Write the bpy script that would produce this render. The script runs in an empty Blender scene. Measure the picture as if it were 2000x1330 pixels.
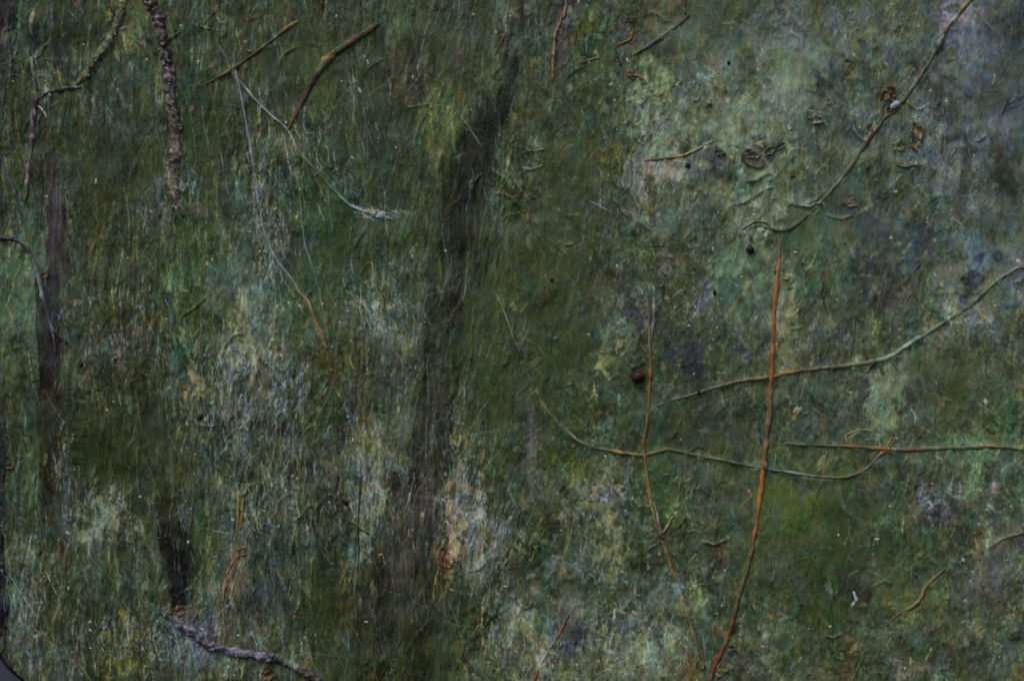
import bpy, math
import numpy as np

# ------------------------------------------------------------------ scene, camera, light
SC = bpy.context.scene
COL = SC.collection
MM = 0.0005            # one drawing unit on the panel = half a millimetre
ZC = 0.75              # height of the middle of the picture above the floor


def P(u, v, h=0.0):
    """panel coordinates (u right, v down, h out of the panel) -> world"""
    return ((u - 1000.0) * MM, -h * MM, (665.0 - v) * MM + ZC)


cam = bpy.data.cameras.new("camera")
cam.lens = 70.0
cam.sensor_width = 36.0
cam.clip_start = 0.05
cam.clip_end = 50.0
camo = bpy.data.objects.new("camera", cam)
COL.objects.link(camo)
DIST = 2000 * MM * 70.0 / 36.0
camo.location = (0.0, -DIST, ZC)
camo.rotation_euler = (math.radians(90), 0, 0)
cam.dof.use_dof = True
cam.dof.focus_distance = DIST - 0.002
cam.dof.aperture_fstop = 11.0
SC.camera = camo

SUN_EL, SUN_AZ = 58.0, -38.0          # azimuth measured from straight behind the camera, minus = left
world = bpy.data.worlds.new("World")
SC.world = world
world.use_nodes = True
wn = world.node_tree.nodes
wl = world.node_tree.links
sky = wn.new("ShaderNodeTexSky")
sky.sky_type = 'NISHITA'
sky.sun_disc = False
sky.sun_elevation = math.radians(SUN_EL)
sky.sun_rotation = math.radians(180.0 + SUN_AZ * -1.0)
sky.dust_density = 3.0
wn["Background"].inputs["Strength"].default_value = 0.12
wl.new(sky.outputs["Color"], wn["Background"].inputs["Color"])

sun = bpy.data.lights.new("sun", 'SUN')
sun.energy = 1.5
sun.angle = math.radians(14)
sun.color = (1.0, 0.96, 0.9)
suno = bpy.data.objects.new("sun", sun)
COL.objects.link(suno)
el, az = math.radians(SUN_EL), math.radians(SUN_AZ)
from mathutils import Vector
sdir = Vector((math.sin(az) * math.cos(el), -math.cos(az) * math.cos(el), math.sin(el)))
suno.rotation_euler = sdir.to_track_quat('Z', 'Y').to_euler()
suno.location = sdir * 5

SC.view_settings.view_transform = 'Standard'
SC.view_settings.look = 'None'
SC.view_settings.gamma = 1.0
SC.view_settings.exposure = -0.7
KALB = 2.6             # paint reflectance relative to the (dark exposed) picture value

# ------------------------------------------------------------------ helpers
R = np.random.default_rng(20240)


def lin(rgb):
    c = np.asarray(rgb, dtype=np.float32) / 255.0
    return np.where(c <= 0.04045, c / 12.92, ((c + 0.055) / 1.055) ** 2.4).astype(np.float32)


def alb(rgb):
    return np.minimum(lin(rgb) * KALB, 0.82)


def sstep(a, b, x):
    t = np.clip((x - a) / (b - a), 0, 1)
    return t * t * (3 - 2 * t)


DS = 1.6
U0, U1, V0, V1 = -56.0, 2200.0, -140.0, 1440.0
NX = int((U1 - U0) / DS) + 1
NY = int((V1 - V0) / DS) + 1
us = (U0 + DS * np.arange(NX)).astype(np.float32)
vs = (V0 + DS * np.arange(NY)).astype(np.float32)
UU, VV = np.meshgrid(us, vs)
FX = np.fft.rfftfreq(NX, DS)[None, :]
FY = np.fft.fftfreq(NY, DS)[:, None]


def fbm(seed, lo, hi, beta=1.0, ax=1.0, ay=1.0):
    """noise with wavelengths lo..hi (units), stretched by ax, ay"""
    r = np.random.default_rng(seed)
    w = np.fft.rfft2(r.standard_normal((NY, NX)).astype(np.float32))
    f = np.sqrt((FX * ax) ** 2 + (FY / ay) ** 2)
    s = np.where((f > 1.0 / hi) & (f < 1.0 / lo), np.maximum(f, 1e-6) ** (-beta), 0)
    n = np.fft.irfft2(w * s, s=(NY, NX)).astype(np.float32)
    return n / n.std()


def ij(u, v):
    return (int(round((v - V0) / DS)), int(round((u - U0) / DS)))


def box(u0, u1, v0, v1):
    i0, j0 = ij(u0, v0)
    i1, j1 = ij(u1, v1)
    i0, i1 = max(i0, 0), min(i1 + 1, NY)
    j0, j1 = max(j0, 0), min(j1 + 1, NX)
    if i1 <= i0 or j1 <= j0:
        return None
    return slice(i0, i1), slice(j0, j1)


def spline(pts, step=4.0):
    p = np.asarray(pts, dtype=np.float64)
    if len(p) == 2:
        n = max(2, int(np.hypot(*(p[1] - p[0])) / step) + 1)
        return p[0] + (p[1] - p[0]) * np.linspace(0, 1, n)[:, None]
    q = np.vstack([2 * p[0] - p[1], p, 2 * p[-1] - p[-2]])
    out = []
    for k in range(len(p) - 1):
        a, b, c, d = q[k:k + 4]
        n = max(2, int(np.hypot(*(c - b)) / step))
        t = np.linspace(0, 1, n, endpoint=False)[:, None]
        out.append(0.5 * (2 * b + (c - a) * t + (2 * a - 5 * b + 4 * c - d) * t ** 2 + (-a + 3 * b - 3 * c + d) * t ** 3))
    out.append(p[-1:])
    return np.vstack(out)


# ------------------------------------------------------------------ the painted surface: pigment
A = np.empty((NY, NX, 3), np.float32)
t = np.clip(UU / 2000, 0, 1)[..., None]
A[:] = alb((47, 54, 36)) * (1 - t) + alb((67, 77, 61)) * t
leftness = 1 - sstep(800, 1250, UU)
n_iso = fbm(1, 10, 220, 1.2)
n_ver = fbm(2, 8, 300, 1.15, ax=1.0, ay=0.28)
n_patch = n_iso * (1 - 0.7 * leftness) + n_ver * (0.25 + 0.6 * leftness)
n_patch /= n_patch.std()
wx = 14 * fbm(3, 20, 160, 1.3)
wy = 22 * fbm(4, 20, 200, 1.3)
WU, WV = UU + wx, VV + wy

GREENS = [alb(c) for c in ((44, 56, 30), (52, 66, 34), (40, 58, 40), (58, 70, 46))]
m = sstep(0.2, 1.4, fbm(5, 14, 120, 1.1, 1, 0.5))[..., None]
A = A * (1 - 0.55 * m) + GREENS[2] * 0.55 * m
m = sstep(0.4, 1.5, fbm(6, 14, 120, 1.1, 1, 0.5))[..., None]
A = A * (1 - 0.5 * m) + GREENS[1] * 0.5 * m


def patch(u, v, ru, rv, rgb, ang=0.0, s=0.85, rag=0.3):
    """a ragged patch of paint"""
    rr = max(ru, rv) * 1.7 + 60
    b = box(u - rr, u + rr, v - rr, v + rr)
    if b is None:
        return
    x, y = WU[b] - u, WV[b] - v
    if ang:
        c, sn = math.cos(math.radians(ang)), math.sin(math.radians(ang))
        x, y = x * c + y * sn, -x * sn + y * c
    d = np.sqrt((x / ru) ** 2 + (y / rv) ** 2)
    w = sstep(0.15, 0.85, 1.25 - 0.78 * d + rag * n_patch[b] * np.exp(-0.35 * d * d))
    w = (s * w)[..., None]
    A[b] = A[b] * (1 - w) + alb(rgb) * w


PATCHES = """
10 60 22 60 32 30 42|40 30 12 45 62 82 62|30 260 40 70 46 48 24|110 110 50 60 42 50 46|262 40 35 40 80 88 60
290 160 30 50 62 75 62|285 110 9 45 75 68 42|390 120 40 50 45 62 50|390 250 40 80 40 56 28|100 370 20 80 34 36 26
170 240 12 50 58 62 52|220 200 50 40 46 58 50|300 330 12 70 60 60 36|310 395 20 15 90 95 100|180 320 60 60 46 54 34
480 400 20 40 72 80 70|450 280 30 70 50 58 36|350 300 12 60 60 74 52|200 410 60 40 50 56 32|430 30 50 30 50 54 36
770 40 40 40 62 80 60|645 20 60 30 54 52 42|640 200 40 60 62 72 36|750 260 60 110 50 55 44|870 230 25 70 80 92 46
680 330 110 80 42 60 38|985 90 18 30 44 44 44|985 25 20 20 90 88 78|870 90 60 40 66 66 54|560 120 50 50 50 60 36
530 40 60 30 62 62 44|850 350 12 70 76 84 50|800 150 50 50 54 54 40|700 240 40 60 48 58 38|600 400 60 50 46 64 42
1100 330 120 110 52 62 40|1095 60 16 80 60 57 60|1130 60 20 60 76 84 48|1290 30 50 30 78 76 60|1240 75 22 26 68 66 74
1400 60 80 60 60 75 60|1285 210 30 80 98 114 86|1340 245 50 32 94 106 86|1310 232 12 16 62 80 64|1332 225 30 18 66 80 68
1285 330 46 38 118 112 104|1400 170 25 40 92 86 72|1445 210 40 65 100 112 92|1400 320 30 30 55 52 58|1470 400 50 60 88 100 75
1470 230 18 60 100 98 82|1060 200 40 60 60 68 50|1180 190 50 70 50 62 40|1150 60 20 50 48 66 50|1360 380 50 60 62 70 62
1250 370 20 50 92 96 82|1330 420 50 30 78 86 72|1030 60 25 60 52 66 50|1350 130 40 40 66 76 62|1190 300 30 30 70 70 38
1560 120 85 70 82 96 78|1660 140 35 25 50 52 52|1620 175 42 10 54 58 60|1870 12 40 16 112 110 126|1540 30 60 30 84 88 86
1700 60 60 60 70 80 56|1905 80 80 80 66 74 78|1965 200 60 150 58 66 66|1700 180 40 50 54 70 58|1835 200 25 60 50 55 48
1845 260 22 75 84 90 86|1630 300 60 40 58 76 66|1560 330 50 50 80 90 72|1700 420 90 50 58 68 64|1905 330 60 50 72 82 86
1945 330 22 60 50 58 36|1780 330 50 40 60 72 52|1520 200 30 60 98 112 96|1600 230 60 20 64 66 56|1930 420 50 40 60 68 56|1900 250 140 200 66 74 72|1880 320 20 90 54 60 56|1560 60 120 50 80 88 82|1450 260 120 90 84 96 82|1640 250 90 40 66 74 66
1960 330 20 90 50 56 44|1850 270 20 80 88 94 90|1920 300 22 40 78 86 88|1790 130 50 40 62 70 62|1760 200 60 60 62 72 58|1970 130 40 60 58 66 70|1880 60 50 30 86 90 96|1340 400 60 60 66 76 66
1850 40 30 20 92 92 104|1980 40 30 40 52 58 60|1750 140 40 30 62 68 58|1870 100 30 30 80 94 98|1950 140 40 20 70 84 86
60 520 60 60 74 94 74|30 600 30 60 58 82 62|50 690 40 50 76 90 70|160 530 18 70 40 50 50|200 480 30 70 62 68 40
390 480 50 80 46 70 32|375 590 25 80 44 66 28|290 600 40 60 52 54 36|350 700 25 60 62 84 76|450 540 30 40 76 94 84
150 640 40 20 45 42 52|230 680 60 50 60 60 54|230 780 120 80 44 50 27|380 770 18 40 122 118 85|480 680 40 40 122 122 98
430 800 50 85 64 76 66|50 790 30 60 38 56 36|20 720 20 40 66 80 64|260 540 30 80 54 62 40|450 450 30 50 70 80 62
330 500 30 60 50 66 46|300 690 20 60 58 52 42|420 640 40 40 60 72 40|170 740 40 30 56 56 44|480 840 20 50 80 90 84
640 500 100 80 45 64 40|530 510 25 30 90 90 96|520 560 20 40 80 100 86|595 610 25 55 60 82 42|505 645 20 60 132 130 112
620 700 60 50 52 52 28|750 620 65 60 74 88 78|735 595 25 20 122 126 110|775 585 12 6 40 100 80|810 660 30 30 74 78 66
570 800 30 55 76 84 80|580 755 20 15 112 116 134|650 770 60 60 42 56 32|680 720 50 40 70 66 34|690 790 12 50 48 52 54 20
770 730 40 50 68 68 66|740 860 60 40 98 100 78|960 650 55 180 50 62 38|790 540 50 50 44 58 46|560 470 40 40 56 62 56
540 600 30 40 60 84 68|700 480 60 60 44 62 42|560 700 30 40 72 80 66|790 820 30 60 62 76 66|660 850 50 40 52 62 48
1060 600 80 150 52 62 38|1100 720 60 80 50 65 38|1200 480 120 60 62 74 56|1310 560 40 40 60 56 36|1290 530 22 15 108 102 92
1240 620 22 50 50 52 58|1232 605 10 10 125 125 126|1335 700 30 80 46 50 52|1430 640 12 65 82 88 92 -30|1440 560 60 50 62 86 70
1250 800 60 50 52 72 52|1330 830 60 60 52 60 44|1047 870 10 60 84 86 84|1180 720 14 16 104 110 70|1190 650 22 40 76 92 76
1180 580 40 40 62 64 50|1390 690 30 50 58 66 56|1400 800 60 40 54 60 46|1130 820 60 40 48 60 36|1460 500 30 30 84 96 76
1340 620 40 50 56 66 46|1370 590 14 16 84 80 98|1465 680 30 20 64 62 78|1120 500 60 60 60 68 46|1020 500 50 60 56 62 38
1530 600 20 100 102 104 80|1600 520 70 60 60 80 60|1690 550 40 60 52 58 54|1700 640 50 50 58 62 42|1800 480 30 50 54 58 64
1920 490 50 40 72 90 88|1920 535 25 25 46 52 62|1985 560 25 50 86 90 94|1880 600 40 18 102 110 92|1830 660 25 14 118 120 102
1850 720 90 60 66 70 46|1730 760 25 80 94 106 84|1950 800 50 50 68 86 60|1800 760 30 50 52 66 46|1570 800 60 70 56 70 58
1620 610 50 50 64 72 60|1750 570 40 50 66 68 66|1860 540 40 30 64 70 68|1660 800 40 60 56 62 54|1690 730 30 20 84 96 84
1880 820 50 40 62 72 48|1600 700 60 30 56 60 56|1550 700 20 50 72 72 56|1780 820 20 50 50 54 50|1980 660 30 60 62 66 48
130 950 18 80 56 68 72|230 930 100 60 42 50 24|215 1015 50 30 108 116 96|50 1180 30 120 72 82 74|110 1120 40 60 56 56 36
245 1240 8 75 88 88 40|220 1180 30 60 45 55 52|400 1040 40 60 42 62 36|480 1100 30 80 62 74 78|370 1280 20 50 78 92 96
450 1120 16 60 84 66 50|370 1220 40 30 72 68 82|150 1250 40 60 50 58 42|300 1100 20 60 70 78 66|170 1090 25 50 62 74 56
290 1280 20 60 54 56 46|70 1060 40 40 56 66 58|60 930 25 50 56 78 54|200 1110 40 30 58 70 54|430 960 40 60 66 78 70
420 1150 30 50 58 70 62|110 1300 40 40 66 76 70|270 1150 20 50 62 74 54|450 1250 40 40 66 72 64|340 960 40 50 44 50 26
560 1050 80 80 48 60 54|630 1180 50 90 44 54 28|730 960 30 60 100 106 88|690 1080 18 42 104 120 112|690 1200 18 60 80 66 44
895 920 10 60 116 108 84|890 1060 16 30 134 120 86|873 1092 13 26 124 82 46|875 1020 10 12 165 160 170|960 1060 40 60 100 104 96
975 960 40 60 46 60 34|900 1180 50 60 44 60 40|930 1250 30 40 36 40 28|880 1300 40 40 82 82 40|965 1150 5 48 114 110 82 -28
540 960 40 50 70 74 60|600 940 30 40 76 72 54|640 1000 40 60 62 70 60|760 1060 30 40 48 58 34|540 1180 40 60 54 62 60
520 1250 40 40 66 66 54|600 1280 40 40 56 60 40|930 1010 30 20 120 126 124|950 900 40 30 60 72 50|990 1200 20 60 60 72 56
580 1120 30 60 44 60 42|720 1010 30 20 112 116 92|660 900 40 30 74 80 66|980 1280 20 40 78 84 66|860 1210 40 40 50 58 36
1100 910 30 50 60 74 28|1045 930 10 60 76 74 72|1050 1040 40 70 44 56 32|1190 1060 28 85 94 102 74|1090 1090 30 30 94 96 92
1300 950 45 60 60 82 50|1340 930 30 40 66 68 58|1235 1120 22 22 62 80 72|1020 1200 40 30 102 112 100|1045 1250 25 25 106 90 66
1110 1240 40 40 58 60 68|1230 1260 85 60 98 108 90|1030 1320 60 40 106 110 82|1350 1160 60 25 92 110 90|1430 1300 28 35 56 46 40
1330 1300 30 30 88 76 52|1460 1150 40 110 58 72 50|1300 1190 40 50 48 50 52|1170 940 30 30 92 94 84|1200 950 18 14 112 110 112
1400 1000 50 60 62 68 54|1140 1150 60 40 52 66 48|1400 1100 40 50 54 58 44|1080 1180 40 30 66 82 64|1250 1050 30 60 50 60 40
1260 1200 40 40 76 88 76|1160 1300 40 40 72 76 58|1390 950 40 40 56 70 50|1100 980 40 40 62 66 46|1380 1230 40 50 62 72 56
1560 980 85 60 66 82 40|1640 1080 100 100 52 66 40|1830 980 40 30 54 54 62|1830 962 15 12 112 112 126|1900 900 40 50 84 110 80
1952 905 12 20 126 122 124|1985 950 25 60 58 76 64|1920 1040 15 50 100 110 84|1940 1130 32 40 78 76 74|1870 1060 40 40 50 52 36
1790 1200 60 40 72 84 52|1560 1060 30 14 78 70 38|1520 1240 30 50 92 104 84|1680 1150 40 50 46 48 36|1650 1300 60 40 66 62 42
1850 1290 50 40 66 62 54|1950 1290 30 30 56 78 66|1990 1320 20 30 88 80 40|1750 1010 40 20 68 84 60|1770 930 40 30 50 54 48
1760 1100 60 40 58 74 42|1580 1150 40 50 50 62 38|1600 1230 30 50 50 64 30|1950 1200 40 30 58 62 40|1860 1150 40 20 74 86 62
1880 1200 30 14 92 98 72|1720 1260 50 30 62 70 52|1780 1300 30 20 92 88 84|1700 960 40 30 52 62 48|1990 1060 30 40 62 60 54
1600 1330 60 30 78 80 60|1480 1050 30 60 62 76 48|1730 1170 40 20 70 74 60|1840 1230 40 20 60 74 52|1900 1300 30 30 60 66 48
"""
for item in PATCHES.replace("\n", "|").split("|"):  # upper-right blue-greys carry sky sheen, the top violet streak a flap's shadow
    f = [float(x) for x in item.split()]
    if len(f) >= 7:
        patch(f[0], f[1], f[2], f[3], f[4:7], f[7] if len(f) > 7 else 0.0)


# ---- painted trunks: masks made from a centre line with a changing half width
def band(pts, widths, rough=5.0, seed=0):
    """signed coverage of a band: >0 inside; also returns across coordinate -1..1"""
    c = spline(pts, 3.0)
    k = np.linspace(0, 1, len(c))
    w = np.interp(k, np.linspace(0, 1, len(widths)), widths)
    # bands run top to bottom: find centre and width per row
    o = np.argsort(c[:, 1])
    cu = np.interp(vs, c[o, 1], c[o, 0])
    cw = np.interp(vs, c[o, 1], w[o], left=0.0, right=0.0)
    jag = rough * fbm(seed + 70, 14, 300, 1.3, 1, 0.2)
    d = (UU + jag - cu[:, None]) / np.maximum(cw[:, None], 0.5)
    inside = (np.abs(d) < 1) & (cw[:, None] > 1)
    return d, inside, cw[:, None]


n_fib = fbm(11, 4, 80, 0.9, 1, 0.07)
n_fib2 = fbm(12, 5, 160, 1.1, 1, 0.12)
trunks = {}


def paint_trunk(key, pts, widths, cols, dark_side=0.0, s=0.85, seed=0, soft=0.25):
    d, inside, cw = band(pts, widths, 6.0, seed)
    kv = np.clip((VV - pts[0][1]) / (pts[-1][1] - pts[0][1]), 0, 1)
    cc = np.array([alb(c) for c in cols])
    col = np.stack([np.interp(kv, np.linspace(0, 1, len(cc)), cc[:, i]) for i in range(3)], -1)
    col = col * np.exp(0.22 * n_fib + 0.2 * n_fib2)[..., None]
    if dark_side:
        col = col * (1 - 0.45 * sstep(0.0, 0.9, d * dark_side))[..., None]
    w = sstep(1.0 + soft * 0.4, 1.0 - soft, np.abs(d) + 0.18 * n_fib2) * (cw > 1)
    # tops and ends fade in
    w = w * np.clip(cw / 12, 0, 1) * s
    A[:] = A * (1 - w[..., None]) + col * w[..., None]
    trunks[key] = inside


# ------------------------------------------------------------------ the painted surface: relief (units) and strokes
H = 1.6 * fbm(21, 60, 400, 1.2) + 0.4 * fbm(22, 10, 60, 1.2, 1, 0.5)


def bilin(arr, u, v):
    i, j = ij(u, v)
    return arr[min(max(i, 0), NY - 1), min(max(j, 0), NX - 1)]


def stroke_angle(u, v):
    """direction of brush work, degrees from the vertical"""
    if u < 1000:
        a = R.normal(0, 13)
        if 760 < u < 1000:
            a += -11
        if R.random() < 0.12:
            a = R.uniform(-90, 90)
    else:
        a = R.normal(-8, 34)
        if R.random() < 0.3:
            a = R.uniform(-90, 90)
        if u > 1500 and v < 500:
            a = R.normal(-35, 28) if R.random() < 0.65 else R.normal(15, 18)
    return a


def stroke(u, v, ang, L, W, col, alpha, hgt, bend=0.0, tex=True):
    """one drag of a loaded brush; ang from the vertical, length L, width W"""
    r = L * 0.5 + W + 2
    b = box(u - r, u + r, v - r, v + r)
    if b is None:
        return
    x, y = UU[b] - u, VV[b] - v
    c, s = math.cos(math.radians(ang)), math.sin(math.radians(ang))
    al = (y * c + x * s) / (0.5 * L)
    ac = (x * c - y * s) + bend * (al * al - 0.4)
    ac = ac / (0.5 * W)
    w = np.clip(1.15 - np.abs(ac) ** 3, 0, 1) * np.clip((1 - np.abs(al)) * 3.0, 0, 1)
    if tex:
        w = w * np.clip(0.75 + 0.55 * n_str[b], 0, 1)
    if alpha > 0:
        wa = (w * alpha)[..., None]
        A[b] = A[b] * (1 - wa) + col * wa
    if hgt:
        H[b] += hgt * w


n_str = fbm(31, 3.2, 60, 0.8)
MIX = [alb(c) for c in ((40, 52, 26), (56, 72, 30), (46, 68, 44), (72, 92, 74), (84, 84, 90), (92, 100, 74),
                        (84, 72, 38), (36, 34, 40), (66, 78, 82), (120, 124, 108))]
MW = np.array([.2, .12, .16, .12, .06, .08, .08, .08, .06, .04])
MW = MW / MW.sum()


crust = np.zeros((NY, NX), np.float32)
for (u, v, ru, rv, s) in [(450, 780, 70, 110, .55), (720, 960, 60, 80, 1), (1290, 270, 80, 120, .9), (1220, 1260, 130, 80, 1), (1030, 1300, 80, 60, 1),
                          (900, 1020, 60, 110, .9), (480, 690, 60, 70, 1), (740, 610, 70, 60, .8), (215, 1020, 60, 50, .9), (1880, 620, 90, 50, .7),
                          (1470, 420, 80, 80, .8), (1920, 1040, 30, 90, .8), (540, 520, 50, 90, .8), (1230, 600, 50, 70, .6), (1350, 1160, 90, 50, .9),
                          (60, 1180, 40, 150, .6), (1830, 970, 60, 40, .8), (1720, 760, 50, 120, .6), (1530, 560, 50, 120, .6), (600, 330, 120, 110, .5),
                          (350, 380, 70, 60, .5), (500, 400, 40, 160, .6), (1190, 1000, 70, 140, .7), (960, 1060, 60, 80, .8), (1980, 1150, 80, 140, .6),
                          (1400, 200, 120, 100, .6), (1900, 320, 110, 110, .4), (570, 1000, 160, 90, .35), (300, 1240, 240, 90, .5), (1000, 330, 60, 90, .4)]:
    crust = np.maximum(crust, s * np.exp(-(((UU - u) / ru) ** 2 + ((VV - v) / rv) ** 2)))
calm = np.zeros((NY, NX), np.float32)
for (u, v, ru, rv) in [(1060, 600, 110, 210), (690, 350, 150, 130), (750, 250, 90, 130), (900, 520, 80, 260), (1580, 1010, 160, 130), (960, 660, 70, 200),
                       (640, 500, 110, 90), (230, 900, 120, 110), (800, 1200, 100, 160), (1330, 840, 110, 90), (1130, 340, 90, 110), (1640, 1120, 130, 110),
                       (1620, 430, 120, 60), (1400, 60, 110, 70), (100, 850, 40, 180), (340, 1100, 40, 90), (640, 1180, 60, 90), (1850, 740, 100, 60),
                       (400, 260, 50, 110), (230, 330, 120, 90), (560, 120, 120, 90), (1560, 130, 90, 70), (870, 90, 90, 70), (1960, 260, 80, 260)]:
    calm = np.maximum(calm, np.exp(-((((UU - u) / ru) ** 2 + ((VV - v) / rv) ** 2) ** 1.5)))


def strokes(n, Lr, Wr, alpha, hgt, jit, lum, mix, bendr=4.0):
    for _ in range(n):
        u, v = R.uniform(-40, 2040), R.uniform(-30, 1360)
        c = bilin(A, u + R.normal(0, jit), v + R.normal(0, jit * 1.5))
        cf = 1 - 0.62 * bilin(calm, u, v) + 0.6 * bilin(crust, u, v)
        k = min(R.random() * mix * cf, 0.7)
        c = (c * (1 - k) + MIX[R.choice(10, p=MW)] * k) * math.exp(R.normal(0, lum * cf))
        stroke(u, v, stroke_angle(u, v), R.uniform(*Lr) * (2.3 if u < 1000 else 1.1), R.uniform(*Wr), np.minimum(c, 0.8),
               alpha * R.uniform(0.5, 1.0), hgt * R.uniform(-0.5, 1.0), R.normal(0, bendr))


strokes(2600, (30, 110), (7, 22), 0.65, 0.35, 9, 0.28, 0.3, 6)
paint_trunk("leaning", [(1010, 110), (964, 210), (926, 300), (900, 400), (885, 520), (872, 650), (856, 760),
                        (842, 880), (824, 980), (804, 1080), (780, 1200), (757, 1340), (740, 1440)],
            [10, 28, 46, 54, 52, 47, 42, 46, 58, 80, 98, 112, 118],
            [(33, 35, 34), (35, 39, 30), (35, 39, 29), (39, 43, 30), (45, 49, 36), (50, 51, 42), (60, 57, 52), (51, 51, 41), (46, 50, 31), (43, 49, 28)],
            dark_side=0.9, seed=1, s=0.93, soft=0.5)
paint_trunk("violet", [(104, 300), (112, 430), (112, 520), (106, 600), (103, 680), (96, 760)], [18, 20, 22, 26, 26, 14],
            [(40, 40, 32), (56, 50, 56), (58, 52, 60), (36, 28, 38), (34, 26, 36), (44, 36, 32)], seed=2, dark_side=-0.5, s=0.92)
paint_trunk("umber", [(97, 700), (96, 800), (96, 900), (96, 1030)], [14, 22, 20, 16],
            [(44, 38, 28), (46, 42, 22), (44, 38, 24), (48, 44, 26)], seed=3)
paint_trunk("black", [(325, 940), (335, 1010), (340, 1060), (343, 1130), (346, 1190)], [20, 26, 28, 27, 14],
            [(40, 42, 22), (34, 34, 20), (26, 23, 22), (24, 22, 24), (34, 28, 26)], seed=4, s=0.95)
paint_trunk("edge", [(10, -140), (12, 0), (10, 70), (4, 130), (2, 300)], [18, 20, 20, 10, 4], [(38, 36, 46), (32, 29, 40), (34, 30, 40), (30, 30, 34)], seed=5, s=0.9)
paint_trunk("edge_low", [(-6, 820), (0, 860), (-2, 940), (-8, 990), (-2, 1040), (1, 1120), (1, 1220), (3, 1310)], [12, 21, 22, 20, 22, 23, 22, 20], [(34, 32, 42), (30, 28, 40), (28, 27, 40), (27, 26, 38), (26, 25, 36)], seed=9, s=0.97, soft=0.15)
paint_trunk("small", [(692, 745), (684, 800), (668, 860), (650, 900)], [8, 13, 13, 7], [(50, 54, 54), (48, 50, 56), (50, 54, 56)], seed=6, s=0.8)
paint_trunk("grey", [(1046, 790), (1045, 860), (1042, 940), (1040, 980)], [8, 12, 11, 5], [(82, 84, 80), (80, 80, 80), (72, 70, 68)], seed=7, s=0.7)

paint_trunk("flap_shadow", [(1108, -140), (1104, 0), (1099, 50), (1092, 100), (1084, 168)], [16, 17, 18, 15, 6], [(64, 60, 68), (66, 62, 70), (62, 58, 62), (72, 70, 72)], seed=8, s=0.85)  # shadow of the torn paper flap, put into the paint colour
for k_ in ("leaning", "violet", "umber", "black", "flap_shadow"):
    calm[trunks[k_]] = np.maximum(calm[trunks[k_]], 0.8)
strokes(9000, (14, 70), (3.5, 10), 0.66, 0.35, 5, 0.34, 0.34, 4)

# scumbled pale crust: dry paint caught on the high spots
n_cr = fbm(41, 5, 60, 1.0, 1, 0.6)
n_crm = fbm(42, 40, 260, 1.2, 1, 0.6)
wcr = sstep(0.75, 2.3, n_cr * 0.75 + 1.5 * crust + 0.35 * n_crm - 0.1) * sstep(0.08, 0.55, crust + 0.12 * n_crm)
pal = np.where((fbm(43, 30, 200, 1.2) > 0.1)[..., None], alb((112, 124, 110)), alb((106, 114, 122)))
wa = (0.32 * wcr)[..., None]
A = A * (1 - wa) + pal * wa
H += 0.6 * wcr

strokes(11000, (8, 38), (2.2, 4.6), 0.75, 0.75, 3, 0.5, 0.25, 3)

# flakes: small crisp-edged scraps of older and newer paint layers
FLK = [alb(c) for c in ((84, 104, 82), (96, 104, 78), (58, 78, 64), (74, 82, 84), (44, 46, 50), (40, 52, 28), (98, 84, 50), (62, 76, 34), (110, 108, 96), (76, 60, 46))]
n_edge = fbm(33, 5, 40, 1.1)
n_edge2 = fbm(34, 4, 40, 1.0, 1, 0.35)
for _ in range(3800):
    u, v = R.uniform(-40, 2040), R.uniform(-30, 1360)
    if R.random() < 0.8 * bilin(calm, u, v):
        continue
    lf = u < 1000
    L, W = (R.uniform(8, 44), R.uniform(4, 12)) if lf else (R.uniform(6, 26), R.uniform(5, 18))
    r = 0.5 * L + W + 3
    b = box(u - r, u + r, v - r, v + r)
    if b is None:
        continue
    a = math.radians(stroke_angle(u, v))
    x, y = UU[b] - u, VV[b] - v
    al, ac = (y * math.cos(a) + x * math.sin(a)) / (0.5 * L), (x * math.cos(a) - y * math.sin(a)) / (0.5 * W)
    d = 1 - np.sqrt(al * al + ac * ac) + 0.32 * (n_edge2 if lf else n_edge)[b]
    w = sstep(0.0, 0.16, d)
    k = R.uniform(0.25, 0.8)
    c = bilin(A, u, v)
    c = c * (1 - k) + FLK[R.integers(10)] * k
    c = c * math.exp(R.normal(-0.05, 0.2))
    wa = (w * R.uniform(0.35, 0.85))[..., None]
    A[b] = A[b] * (1 - wa) + c * wa
    H[b] += w * R.uniform(-0.6, 1.1)
# dark gaps showing between the pale drags
for (u0, v0, su, sv, nn_) in [(430, 800, 45, 80, 130), (480, 900, 60, 50, 90), (520, 720, 50, 60, 70), (570, 1010, 80, 70, 130), (720, 980, 50, 70, 110), (250, 1130, 130, 90, 170),
                              (560, 820, 40, 60, 70), (900, 1030, 40, 80, 70), (960, 1080, 40, 60, 50), (1230, 1260, 80, 50, 110), (1030, 1290, 60, 40, 70), (520, 500, 30, 90, 60),
                              (500, 380, 30, 100, 60), (750, 620, 50, 50, 60), (1290, 270, 60, 90, 80), (1190, 1060, 40, 80, 60), (60, 1150, 30, 110, 60), (110, 480, 60, 160, 60)]:
    for _ in range(nn_):
        u, v = R.normal(u0, su), R.normal(v0, sv)
        c = (alb((36, 44, 40)), alb((40, 52, 36)), alb((34, 33, 40)), alb((46, 52, 30)))[R.integers(4)]
        stroke(u, v, R.normal(0, 12 if u0 < 1000 else 35), R.uniform(14, 60) * (1.0 if u0 < 1000 else 0.6), R.uniform(2.2, 6.5), c, R.uniform(0.3, 0.8), R.uniform(-1.2, 0.0), R.normal(0, 3), tex=True)
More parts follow.
